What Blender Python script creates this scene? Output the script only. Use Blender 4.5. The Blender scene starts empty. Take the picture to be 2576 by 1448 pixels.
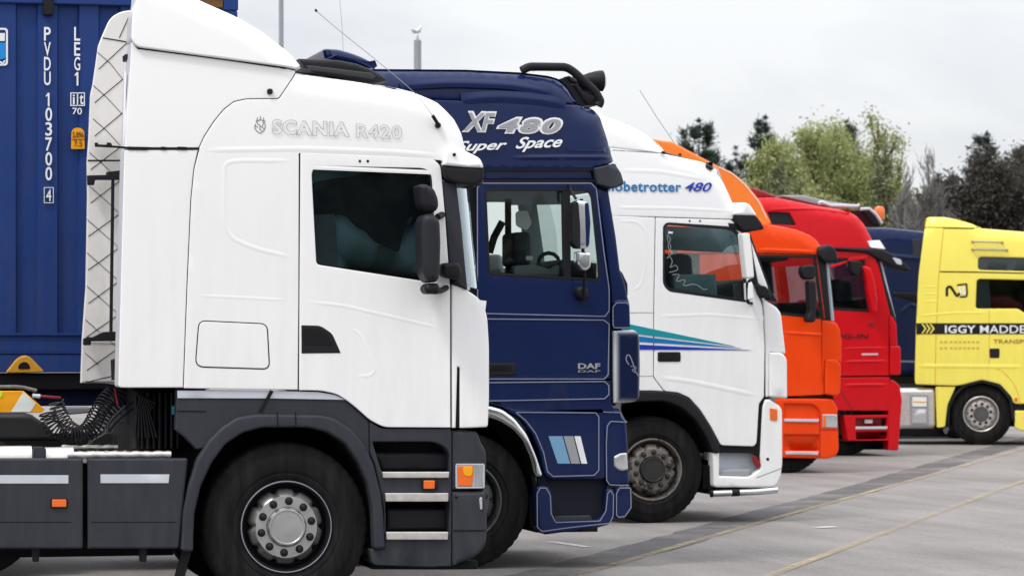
import bpy, bmesh, math, random
from mathutils import Vector, Matrix
from mathutils.geometry import delaunay_2d_cdt

R = math.radians
random.seed(7)
scene = bpy.context.scene
COL = scene.collection

# ------------------------------------------------------------------ camera
# The photograph was measured on a 2575 x 1448 px view of it; F_PX, YAW, HORIZON and CAM_H are the camera recovered from it.
F_PX, YAW, HORIZON, CAM_H, CX, CY = 8000.0, R(13.0), 863.0, 1.73, 1287.5, 724.0
cam_data = bpy.data.cameras.new('camera')
cam = bpy.data.objects.new('camera', cam_data)
COL.objects.link(cam)
cam.location = (0, 0, CAM_H)
cam.rotation_euler = (R(90), 0, -YAW)
cam_data.sensor_width = 36.0
cam_data.lens = 36.0 * F_PX / 2575.0
cam_data.shift_y = (HORIZON - CY) / 2575.0
cam_data.clip_start = 0.5
cam_data.clip_end = 4000
cam_data.dof.use_dof = True
cam_data.dof.focus_distance = 21.5
cam_data.dof.aperture_fstop = 5.6
scene.camera = cam

# ------------------------------------------------------------------ world
world = bpy.data.worlds.new('World')
scene.world = world
world.use_nodes = True
wn, wl = world.node_tree.nodes, world.node_tree.links
wn.clear()
SUN_EL, SUN_AZ = R(57), R(238)      # azimuth clockwise from +Y: from the left, a little behind the camera
out = wn.new('ShaderNodeOutputWorld')
sky = wn.new('ShaderNodeTexSky'); sky.sky_type = 'NISHITA'; sky.sun_disc = False
sky.sun_elevation = SUN_EL; sky.sun_rotation = SUN_AZ
bg1 = wn.new('ShaderNodeBackground'); bg1.inputs['Strength'].default_value = 0.12
wl.new(sky.outputs[0], bg1.inputs['Color'])
tc = wn.new('ShaderNodeTexCoord')
mp = wn.new('ShaderNodeMapping'); mp.inputs['Scale'].default_value = (1.0, 1.0, 3.2)
mp.inputs['Location'].default_value = (0.35, 0.1, 0.2)
wl.new(tc.outputs['Generated'], mp.inputs['Vector'])
nz = wn.new('ShaderNodeTexNoise'); nz.inputs['Scale'].default_value = 5.5
nz.inputs['Detail'].default_value = 7; nz.inputs['Roughness'].default_value = 0.5
nz.inputs['Distortion'].default_value = 0.35
wl.new(mp.outputs[0], nz.inputs['Vector'])
cr = wn.new('ShaderNodeValToRGB')
cr.color_ramp.elements[0].position = 0.40; cr.color_ramp.elements[0].color = (0.49, 0.50, 0.53, 1)
cr.color_ramp.elements[1].position = 0.56; cr.color_ramp.elements[1].color = (0.595, 0.60, 0.61, 1)
wl.new(nz.outputs[0], cr.inputs[0])
sx = wn.new('ShaderNodeSeparateXYZ'); wl.new(tc.outputs['Generated'], sx.inputs[0])
mr = wn.new('ShaderNodeMapRange')     # the CIE overcast sky: brighter towards the zenith
mr.inputs['From Min'].default_value = 0.0; mr.inputs['From Max'].default_value = 1.0
mr.inputs['To Min'].default_value = 1.0; mr.inputs['To Max'].default_value = 3.3
wl.new(sx.outputs['Z'], mr.inputs['Value'])
bg2 = wn.new('ShaderNodeBackground')
wl.new(cr.outputs[0], bg2.inputs['Color']); wl.new(mr.outputs[0], bg2.inputs['Strength'])
mx = wn.new('ShaderNodeMixShader'); mx.inputs[0].default_value = 0.93
wl.new(bg1.outputs[0], mx.inputs[1]); wl.new(bg2.outputs[0], mx.inputs[2])
wl.new(mx.outputs[0], out.inputs['Surface'])

sun_data = bpy.data.lights.new('sun', 'SUN')
sun_data.energy = 1.5; sun_data.angle = R(11); sun_data.color = (1.0, 0.965, 0.92)
sun = bpy.data.objects.new('sun', sun_data); COL.objects.link(sun)
sd = Vector((math.sin(SUN_AZ) * math.cos(SUN_EL), math.cos(SUN_AZ) * math.cos(SUN_EL), math.sin(SUN_EL)))
sun.rotation_euler = sd.to_track_quat('Z', 'Y').to_euler()

vs = scene.view_settings
vs.view_transform = 'Standard'; vs.look = 'None'; vs.exposure = 0.42; vs.gamma = 1.0
vs.use_curve_mapping = False
scene.cycles.use_denoising = True
scene.cycles.max_bounces = 8
scene.cycles.transparent_max_bounces = 12

# ------------------------------------------------------------------ pixel -> place
HEAD = [0.0]                        # heading of the vehicle being built, relative to the row
def ray(px, py):
    a, b = (px - CX) / F_PX, (HORIZON - py) / F_PX; y = YAW + HEAD[0]
    return Vector((math.sin(y) + a * math.cos(y), math.cos(y) - a * math.sin(y), b))
def W(px, py, Y):                   # the point of the plane y = Y seen at a pixel, as (x, z)
    d = ray(px, py); t = Y / d.y
    return (d.x * t, CAM_H + d.z * t)
def G(px, py, z=0.0):               # the point of the ground seen at a pixel
    d = ray(px, py); t = (z - CAM_H) / d.z
    return Vector((d.x * t, d.y * t, z))

def crop(x0, y0, k):                # enlarged views of the photograph that outlines were read from
    q = 2575.0 / 3840.0
    return lambda *pts: [((p[0] / k + x0) * q, (p[1] / k + y0) * q) + tuple(p[2:]) for p in pts]
P = lambda *pts: list(pts)
cA = crop(0, 0, 1.3406); cB = crop(400, 0, 2.0115); cC = crop(960, 400, 2.0115); cD = crop(0, 1300, 1.6854)
cE = crop(600, 1400, 1.9078); cF = crop(1300, 1400, 1.9075); cH = crop(1050, 200, 2.0689)
cI = crop(1400, 150, 1.9309); cJ = crop(1780, 600, 2.0686); cK = crop(1780, 1250, 1.7029)
cL = crop(2200, 350, 1.81); cM = crop(2250, 1150, 1.704); cN = crop(2700, 650, 2.4128)
cO = crop(2850, 1150, 2.227); cQ = crop(3240, 750, 1.448); cS = crop(2650, 1500, 2.862)
cT = crop(1900, 200, 2.862); cU = crop(3400, 800, 3.218); cX = crop(1000, 0, 3.68); cZ = crop(0, 1350, 3.62)
cV = crop(0, 0, 2.896)

# ------------------------------------------------------------------ materials
def new_mat(name):
    m = bpy.data.materials.new(name); m.use_nodes = True
    nt = m.node_tree; b = nt.nodes['Principled BSDF']
    return m, nt, b
def N(nt, t, **kw):
    n = nt.nodes.new(t)
    for k, v in kw.items():
        if k.startswith('_'): setattr(n, k[1:], v)
        else: n.inputs[k.replace('~', ' ')].default_value = v
    return n
def varied(name, col, rough=0.5, metal=0.0, coat=0.0, amt=0.12, scale=3.0, bump=0.0, bscale=200.0, rvar=0.1, dirt=None, spec=0.22, spots=None):
    m, nt, b = new_mat(name); L = nt.links
    tc = N(nt, 'ShaderNodeTexCoord')
    nz = N(nt, 'ShaderNodeTexNoise', Scale=scale, Detail=6.0, Roughness=0.6)
    L.new(tc.outputs['Object'], nz.inputs['Vector'])
    mix = N(nt, 'ShaderNodeMix', _data_type='RGBA')
    c = tuple(col) + (1,)
    lo = tuple(max(0, x * (1 - amt)) for x in col) + (1,); hi = tuple(min(1, x * (1 + amt * .5)) for x in col) + (1,)
    mix.inputs[6].default_value = lo; mix.inputs[7].default_value = hi
    L.new(nz.outputs[0], mix.inputs[0])
    last = mix.outputs[2]
    if dirt:                         # road film: streaks and smears of its own colour, strongest low on the vehicle
        dcol, damt, z0, z1 = dirt
        mp = N(nt, 'ShaderNodeMapping'); mp.inputs['Scale'].default_value = (5, 5, 0.8)
        L.new(tc.outputs['Object'], mp.inputs['Vector'])
        n2 = N(nt, 'ShaderNodeTexNoise', Scale=2.2, Detail=9.0, Roughness=0.72)
        L.new(mp.outputs[0], n2.inputs['Vector'])
        sz = N(nt, 'ShaderNodeSeparateXYZ'); L.new(tc.outputs['Object'], sz.inputs[0])
        r1 = N(nt, 'ShaderNodeMapRange'); r1.inputs['From Min'].default_value = z0; r1.inputs['From Max'].default_value = z1
        r1.inputs['To Min'].default_value = 1.0; r1.inputs['To Max'].default_value = 0.12
        L.new(sz.outputs['Z'], r1.inputs['Value'])
        r2 = N(nt, 'ShaderNodeMapRange'); r2.inputs['From Min'].default_value = 0.42; r2.inputs['From Max'].default_value = 0.75
        r2.inputs['To Max'].default_value = damt
        L.new(n2.outputs[0], r2.inputs['Value'])
        mu = N(nt, 'ShaderNodeMath', _operation='MULTIPLY'); L.new(r1.outputs[0], mu.inputs[0]); L.new(r2.outputs[0], mu.inputs[1])
        m2 = N(nt, 'ShaderNodeMix', _data_type='RGBA'); m2.inputs[7].default_value = tuple(dcol) + (1,)
        L.new(mu.outputs[0], m2.inputs[0]); L.new(last, m2.inputs[6]); last = m2.outputs[2]
    if spots:                        # chips and rust spots
        n3 = N(nt, 'ShaderNodeTexNoise', Scale=spots[1], Detail=6.0, Roughness=0.7); L.new(tc.outputs['Object'], n3.inputs['Vector'])
        r3 = N(nt, 'ShaderNodeMapRange'); r3.inputs['From Min'].default_value = spots[2]; r3.inputs['From Max'].default_value = spots[2] + 0.03
        L.new(n3.outputs[0], r3.inputs['Value'])
        m3 = N(nt, 'ShaderNodeMix', _data_type='RGBA'); m3.inputs[7].default_value = tuple(spots[0]) + (1,)
        L.new(r3.outputs[0], m3.inputs[0]); L.new(last, m3.inputs[6]); last = m3.outputs[2]
    L.new(last, b.inputs['Base Color'])
    rr = N(nt, 'ShaderNodeMapRange'); rr.inputs['To Min'].default_value = max(0.02, rough - rvar); rr.inputs['To Max'].default_value = min(1, rough + rvar)
    L.new(nz.outputs[0], rr.inputs['Value']); L.new(rr.outputs[0], b.inputs['Roughness'])
    b.inputs['Metallic'].default_value = metal; b.inputs['Specular IOR Level'].default_value = 0.5 if metal else spec
    b.inputs['Coat Weight'].default_value = coat; b.inputs['Coat Roughness'].default_value = 0.06
    if bump:
        nb = N(nt, 'ShaderNodeTexNoise', Scale=bscale, Detail=3.0)
        L.new(tc.outputs['Object'], nb.inputs['Vector'])
        bp = N(nt, 'ShaderNodeBump', Strength=bump, Distance=0.004)
        L.new(nb.outputs[0], bp.inputs['Height']); L.new(bp.outputs[0], b.inputs['Normal'])
    return m
DIRT = ((0.20, 0.17, 0.13), 0.30, 0.6, 2.4)
M = {}
M['white'] = varied('white_paint', (0.82, 0.82, 0.815), 0.34, coat=0.45, amt=0.03, scale=1.2, dirt=((0.36, 0.33, 0.28), 0.16, 1.0, 3.0))
M['quilt'] = varied('white_quilted_panel', (0.74, 0.72, 0.70), 0.55, amt=0.06, scale=5, dirt=((0.35, 0.31, 0.26), 0.35, 1.0, 4.5))
M['grey_plastic'] = varied('grey_plastic', (0.030, 0.032, 0.042), 0.55, amt=0.12, bump=0.15, bscale=500, dirt=((0.10, 0.095, 0.085), 0.25, 0.3, 2.0))
M['dark_plastic'] = varied('dark_plastic', (0.010, 0.010, 0.013), 0.55, amt=0.2, bump=0.1, bscale=400)
M['black'] = varied('black_seal', (0.006, 0.006, 0.007), 0.7, amt=0.2)
M['well'] = varied('wheel_well_lining', (0.012, 0.012, 0.013), 0.9, amt=0.3, bump=0.4, bscale=60)
M['rubber'] = varied('tyre_rubber', (0.009, 0.009, 0.010), 0.8, spec=0.1, amt=0.3, scale=8, bump=0.2, bscale=120, dirt=((0.045, 0.041, 0.036), 0.45, 0.0, 1.4))
M['alloy'] = varied('brushed_alloy', (0.50, 0.50, 0.50), 0.36, metal=0.85, amt=0.18, scale=14)
M['rim_grey'] = varied('rim_grey_paint', (0.09, 0.09, 0.09), 0.5, metal=0.3, amt=0.3, scale=10)
M['rust_rim'] = varied('dirty_rusty_rim', (0.21, 0.20, 0.185), 0.75, amt=0.6, scale=9, bump=0.3, bscale=60, dirt=((0.085, 0.045, 0.035), 0.8, 3.0, 4.0), spots=((0.05, 0.045, 0.04), 9.0, 0.54))
M['steel'] = varied('dark_greasy_steel', (0.028, 0.027, 0.027), 0.55, metal=0.4, amt=0.4, scale=9)
M['chrome'] = varied('chrome', (0.72, 0.73, 0.75), 0.14, metal=1.0, amt=0.1)
M['tread'] = varied('aluminium_tread', (0.66, 0.64, 0.61), 0.4, metal=0.7, amt=0.3, scale=20)
M['reflect'] = varied('pale_reflective_tape', (0.50, 0.53, 0.58), 0.45, amt=0.1, scale=9)
M['amber'] = varied('amber_lens', (0.80, 0.15, 0.02), 0.2, coat=0.6, amt=0.2, scale=20)
M['lens'] = varied('clear_lamp_lens', (0.62, 0.63, 0.64), 0.12, metal=0.5, coat=1.0, amt=0.4, scale=25)
M['navy'] = varied('navy_paint', (0.004, 0.013, 0.068), 0.3, spec=0.15, coat=0.28, amt=0.12, scale=1.2, dirt=((0.03, 0.035, 0.06), 0.25, 0.3, 2.2))
M['mirror_black'] = varied('mirror_housing_plastic', (0.017, 0.018, 0.023), 0.5, amt=0.2)
M['navy_dark'] = varied('scuffed_dark_step_plastic', (0.008, 0.010, 0.022), 0.6, amt=0.4)
M['container'] = varied('container_blue_paint', (0.012, 0.042, 0.185), 0.5, amt=0.22, scale=2.5, bump=0.1, bscale=30, dirt=((0.05, 0.06, 0.10), 0.6, 1.0, 4.6), spots=((0.05, 0.03, 0.025), 7.0, 0.68))
M['trailer_blue'] = varied('trailer_blue_paint', (0.006, 0.013, 0.06), 0.55, amt=0.3)
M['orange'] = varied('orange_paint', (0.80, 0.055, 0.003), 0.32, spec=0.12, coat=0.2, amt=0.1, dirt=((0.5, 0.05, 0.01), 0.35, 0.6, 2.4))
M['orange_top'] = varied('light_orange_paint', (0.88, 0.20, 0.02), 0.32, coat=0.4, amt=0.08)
M['red'] = varied('red_paint', (0.56, 0.004, 0.010), 0.3, spec=0.12, coat=0.22, amt=0.1, dirt=((0.3, 0.015, 0.015), 0.3, 0.6, 2.4))
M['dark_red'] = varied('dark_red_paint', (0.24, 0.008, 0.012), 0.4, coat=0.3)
M['yellow'] = varied('yellow_paint', (0.84, 0.74, 0.12), 0.34, coat=0.4, amt=0.06, dirt=((0.45, 0.36, 0.12), 0.3, 0.6, 2.8))
M['yellow_mark'] = varied('yellow_fitting_paint', (0.62, 0.30, 0.03), 0.55, amt=0.25, scale=12)
M['text_white'] = varied('white_lettering', (0.78, 0.79, 0.80), 0.45, amt=0.08, scale=30)
M['text_grey'] = varied('silver_lettering', (0.30, 0.31, 0.33), 0.4, amt=0.1)
M['outline'] = varied('grey_outline_lettering', (0.22, 0.22, 0.23), 0.5, amt=0.1)
M['pinstripe'] = varied('pale_pinstripe', (0.22, 0.24, 0.34), 0.4, amt=0.1)
M['teal'] = varied('teal_stripe', (0.01, 0.26, 0.30), 0.3, coat=0.3)
M['cyan'] = varied('blue_stripe', (0.008, 0.16, 0.40), 0.3, coat=0.3)
M['blue'] = varied('deep_blue_stripe', (0.015, 0.035, 0.36), 0.3, coat=0.3)
M['pale_blue'] = varied('pale_blue_stripe', (0.17, 0.34, 0.52), 0.4)
M['sticker_blue'] = varied('sticker_blue', (0.02, 0.24, 0.62), 0.4)
M['dark_red_text'] = varied('dark_red_lettering', (0.30, 0.09, 0.05), 0.5)
M['interior'] = varied('cab_interior', (0.035, 0.036, 0.04), 0.8, amt=0.3)
M['interior_pale'] = varied('pale_cab_trim', (0.20, 0.23, 0.25), 0.8, amt=0.2)
M['curtain'] = varied('dark_curtain_cloth', (0.012, 0.013, 0.018), 0.9, amt=0.4)  # dark part of the reflection modelled behind the nearest cab's window
M['screen'] = varied('blue_grey_window_blind', (0.15, 0.22, 0.25), 0.8, amt=0.1)  # also colours the pale parts of that modelled window reflection
M['seat'] = varied('seat_cloth', (0.06, 0.065, 0.08), 0.9, amt=0.3)
M['faded'] = varied('faded_print', (0.62, 0.42, 0.08), 0.5, amt=0.3, scale=40)
M['hivis'] = varied('orange_marker_board', (0.85, 0.36, 0.01), 0.4, amt=0.12, scale=10)
M['hivis_white'] = varied('white_marker_stripe', (0.74, 0.78, 0.72), 0.4, amt=0.08)
M['hivis_lime'] = varied('lime_marker_patch', (0.55, 0.80, 0.05), 0.4)
M['post'] = varied('galvanised_post', (0.30, 0.32, 0.35), 0.5, metal=0.4, amt=0.15)
M['grille'] = varied('air_grille', (0.03, 0.03, 0.035), 0.6)
M['crate'] = varied('grey_box_paint', (0.20, 0.20, 0.22), 0.6, amt=0.15)
M['rust'] = varied('rusty_steel', (0.16, 0.08, 0.03), 0.8, amt=0.6, scale=14)

def glass_mat(name, tint, refl=1.0, tmix=0.9):
    m = bpy.data.materials.new(name); m.use_nodes = True
    nt = m.node_tree; nt.nodes.clear(); L = nt.links
    o = nt.nodes.new('ShaderNodeOutputMaterial')
    t = nt.nodes.new('ShaderNodeBsdfTransparent'); t.inputs[0].default_value = tuple(tint) + (1,)
    g = nt.nodes.new('ShaderNodeBsdfGlossy'); g.inputs['Roughness'].default_value = 0.02
    g.inputs[0].default_value = (0.86, 0.95, 1.0, 1)
    f = nt.nodes.new('ShaderNodeFresnel'); f.inputs['IOR'].default_value = 1.5
    mu = nt.nodes.new('ShaderNodeMath'); mu.operation = 'MULTIPLY'; mu.inputs[1].default_value = refl
    L.new(f.outputs[0], mu.inputs[0])
    mx = nt.nodes.new('ShaderNodeMixShader')
    L.new(mu.outputs[0], mx.inputs[0]); L.new(t.outputs[0], mx.inputs[1]); L.new(g.outputs[0], mx.inputs[2])
    L.new(mx.outputs[0], o.inputs['Surface'])
    return m
M['glass'] = glass_mat('tinted_window_glass', (0.70, 0.82, 0.82), 0.8)
M['glass_clear'] = glass_mat('window_glass', (0.80, 0.90, 0.87), 1.0)
M['glass_dark'] = glass_mat('dark_window_glass', (0.45, 0.52, 0.53), 1.0)
M['windscreen'] = glass_mat('windscreen_glass', (0.80, 0.90, 0.88), 0.35)
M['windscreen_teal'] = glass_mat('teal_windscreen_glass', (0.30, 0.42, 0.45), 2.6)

# asphalt
def asphalt(name, base, dark, light):
    m, nt, b = new_mat(name); L = nt.links
    tc = N(nt, 'ShaderNodeTexCoord')
    n1 = N(nt, 'ShaderNodeTexNoise', Scale=0.35, Detail=8.0, Roughness=0.6)
    n2 = N(nt, 'ShaderNodeTexNoise', Scale=34.0, Detail=6.0, Roughness=0.8)
    mp = N(nt, 'ShaderNodeMapping'); mp.inputs['Rotation'].default_value = (0, 0, R(28)); mp.inputs['Scale'].default_value = (2.2, 0.22, 1)
    n3 = N(nt, 'ShaderNodeTexNoise', Scale=1.0, Detail=7.0, Roughness=0.65)
    L.new(tc.outputs['Object'], n1.inputs['Vector']); L.new(tc.outputs['Object'], n2.inputs['Vector'])
    L.new(tc.outputs['Object'], mp.inputs['Vector']); L.new(mp.outputs[0], n3.inputs['Vector'])
    r1 = N(nt, 'ShaderNodeValToRGB')
    r1.color_ramp.elements[0].position = 0.32; r1.color_ramp.elements[0].color = dark + (1,)
    r1.color_ramp.elements[1].position = 0.66; r1.color_ramp.elements[1].color = light + (1,)
    e = r1.color_ramp.elements.new(0.5); e.color = base + (1,)
    ad = N(nt, 'ShaderNodeMix', _data_type='FLOAT'); ad.inputs[0].default_value = 0.5
    L.new(n1.outputs[0], ad.inputs[2]); L.new(n3.outputs[0], ad.inputs[3])
    L.new(ad.outputs[0], r1.inputs[0])
    mu = N(nt, 'ShaderNodeMix', _data_type='RGBA', _blend_type='OVERLAY'); mu.inputs[0].default_value = 0.95
    L.new(r1.outputs[0], mu.inputs[6]); L.new(n2.outputs[0], mu.inputs[7])
    # oil and tyre blots
    vo = N(nt, 'ShaderNodeTexNoise', Scale=1.7, Detail=5.0, Roughness=0.75)
    L.new(tc.outputs['Object'], vo.inputs['Vector'])
    r3 = N(nt, 'ShaderNodeMapRange'); r3.inputs['From Min'].default_value = 0.60; r3.inputs['From Max'].default_value = 0.74; r3.inputs['To Max'].default_value = 0.28
    L.new(vo.outputs[0], r3.inputs['Value'])
    m2 = N(nt, 'ShaderNodeMix', _data_type='RGBA'); m2.inputs[7].default_value = (0.09, 0.088, 0.085, 1)
    L.new(r3.outputs[0], m2.inputs[0]); L.new(mu.outputs[2], m2.inputs[6])
    vc = N(nt, 'ShaderNodeTexVoronoi', _feature='DISTANCE_TO_EDGE', Scale=0.28)       # fine cracks
    wv = N(nt, 'ShaderNodeMix', _data_type='VECTOR'); wv.inputs[0].default_value = 0.12
    nw = N(nt, 'ShaderNodeTexNoise', Scale=1.5, Detail=4.0)
    L.new(tc.outputs['Object'], nw.inputs['Vector']); L.new(tc.outputs['Object'], wv.inputs[4]); 
    sc_ = N(nt, 'ShaderNodeVectorMath', _operation='SCALE'); sc_.inputs['Scale'].default_value = 8.0
    L.new(nw.outputs['Color'], sc_.inputs[0]); ad_ = N(nt, 'ShaderNodeVectorMath', _operation='ADD')
    L.new(tc.outputs['Object'], ad_.inputs[0]); L.new(sc_.outputs[0], ad_.inputs[1]); L.new(ad_.outputs[0], vc.inputs['Vector'])
    rc = N(nt, 'ShaderNodeMapRange'); rc.inputs['From Min'].default_value = 0.0; rc.inputs['From Max'].default_value = 0.006
    rc.inputs['To Min'].default_value = 0.55; rc.inputs['To Max'].default_value = 0.0
    L.new(vc.outputs['Distance'], rc.inputs['Value'])
    m4 = N(nt, 'ShaderNodeMix', _data_type='RGBA'); m4.inputs[7].default_value = (0.05, 0.048, 0.046, 1)
    L.new(rc.outputs[0], m4.inputs[0]); L.new(m2.outputs[2], m4.inputs[6])
    L.new(m4.outputs[2], b.inputs['Base Color'])
    b.inputs['Roughness'].default_value = 0.9
    bp = N(nt, 'ShaderNodeBump', Strength=0.5, Distance=0.01)
    L.new(n2.outputs[0], bp.inputs['Height']); L.new(bp.outputs[0], b.inputs['Normal'])
    return m
M['asphalt'] = asphalt('worn_asphalt', (0.190, 0.177, 0.171), (0.125, 0.117, 0.113), (0.240, 0.224, 0.216))
def worn(name, col, lo, hi, scale=9.0):
    m, nt, b = new_mat(name); L = nt.links
    tc = N(nt, 'ShaderNodeTexCoord')
    n = N(nt, 'ShaderNodeTexNoise', Scale=scale, Detail=8.0, Roughness=0.75)
    L.new(tc.outputs['Object'], n.inputs['Vector'])
    n0 = N(nt, 'ShaderNodeTexNoise', Scale=0.6, Detail=3.0)
    L.new(tc.outputs['Object'], n0.inputs['Vector'])
    ad = N(nt, 'ShaderNodeMix', _data_type='FLOAT'); ad.inputs[0].default_value = 0.45
    L.new(n.outputs[0], ad.inputs[2]); L.new(n0.outputs[0], ad.inputs[3])
    r = N(nt, 'ShaderNodeMapRange'); r.inputs['From Min'].default_value = lo; r.inputs['From Max'].default_value = hi
    L.new(ad.outputs[0], r.inputs['Value'])
    t = nt.nodes.new('ShaderNodeBsdfTransparent'); mx = nt.nodes.new('ShaderNodeMixShader')
    b.inputs['Base Color'].default_value = tuple(col) + (1,); b.inputs['Roughness'].default_value = 0.85
    L.new(r.outputs[0], mx.inputs[0]); L.new(t.outputs[0], mx.inputs[1]); L.new(b.outputs[0], mx.inputs[2])
    L.new(mx.outputs[0], nt.nodes['Material Output'].inputs['Surface'])
    return m
M['line_yellow'] = worn('worn_yellow_line', (0.38, 0.31, 0.18), 0.38, 0.68)
M['line_white'] = worn('worn_white_line', (0.60, 0.60, 0.58), 0.40, 0.60)
M['strip'] = worn('dark_tar_strip', (0.085, 0.083, 0.088), 0.36, 0.66, 1.6)

# ------------------------------------------------------------------ mesh helpers
def link(name, me, mat, parent=None, smooth=35):
    if mat is not None: me.materials.append(mat)
    if smooth:
        me.polygons.foreach_set('use_smooth', [True] * len(me.polygons))
        me.set_sharp_from_angle(angle=R(smooth))
    o = bpy.data.objects.new(name, me); COL.objects.link(o)
    if parent: o.parent = parent
    return o

def round_poly(pts, rr=0.0, seg=5, closed=True):
    out, n = [], len(pts)
    for i, p in enumerate(pts):
        r = p[2] if len(p) > 2 else rr
        c = Vector(p[:2])
        if r <= 0 or (not closed and i in (0, n - 1)):
            out.append(c); continue
        a = Vector(pts[(i - 1) % n][:2]) - c; b = Vector(pts[(i + 1) % n][:2]) - c
        d = min(r, a.length * .48, b.length * .48)
        p0, p1 = c + a.normalized() * d, c + b.normalized() * d
        for k in range(seg + 1):
            t = k / seg
            out.append(p0 * (1 - t) ** 2 + c * 2 * t * (1 - t) + p1 * t * t)
    return out

def resample(pts, g, closed=True):
    out = []
    n = len(pts)
    for i in range(n if closed else n - 1):
        a, b = pts[i], pts[(i + 1) % n]
        L = (b - a).length
        if L < 1e-5: continue
        k = max(1, int(math.ceil(L / g)))
        for j in range(k): out.append(a.lerp(b, j / k))
    if not closed: out.append(pts[-1])
    return out

def area(p):
    return 0.5 * sum(p[i].x * p[(i + 1) % len(p)].y - p[(i + 1) % len(p)].x * p[i].y for i in range(len(p)))

def offset(loop, d):
    n, res = len(loop), []
    for i in range(n):
        e1 = (loop[i] - loop[i - 1]); e2 = (loop[(i + 1) % n] - loop[i])
        if e1.length < 1e-9 or e2.length < 1e-9: res.append(loop[i].copy()); continue
        n1 = Vector((-e1.y, e1.x)).normalized(); n2 = Vector((-e2.y, e2.x)).normalized()
        m = n1 + n2
        if m.length < 1e-4: res.append(loop[i] + n1 * d); continue
        m.normalize(); c = max(0.5, m.dot(n1))
        res.append(loop[i] + m * (d / c))
    return res

def inside(p, poly):
    c = False; x, y = p[0], p[1]; n = len(poly); j = n - 1
    for i in range(n):
        yi, yj = poly[i].y, poly[j].y
        if (yi > y) != (yj > y) and x < (poly[j].x - poly[i].x) * (y - yi) / (yj - yi) + poly[i].x: c = not c
        j = i
    return c

def seg_dist(p, a, b):
    ab = b - a; t = max(0, min(1, (p - a).dot(ab) / max(1e-12, ab.length_squared)))
    return (p - a - ab * t).length

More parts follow.
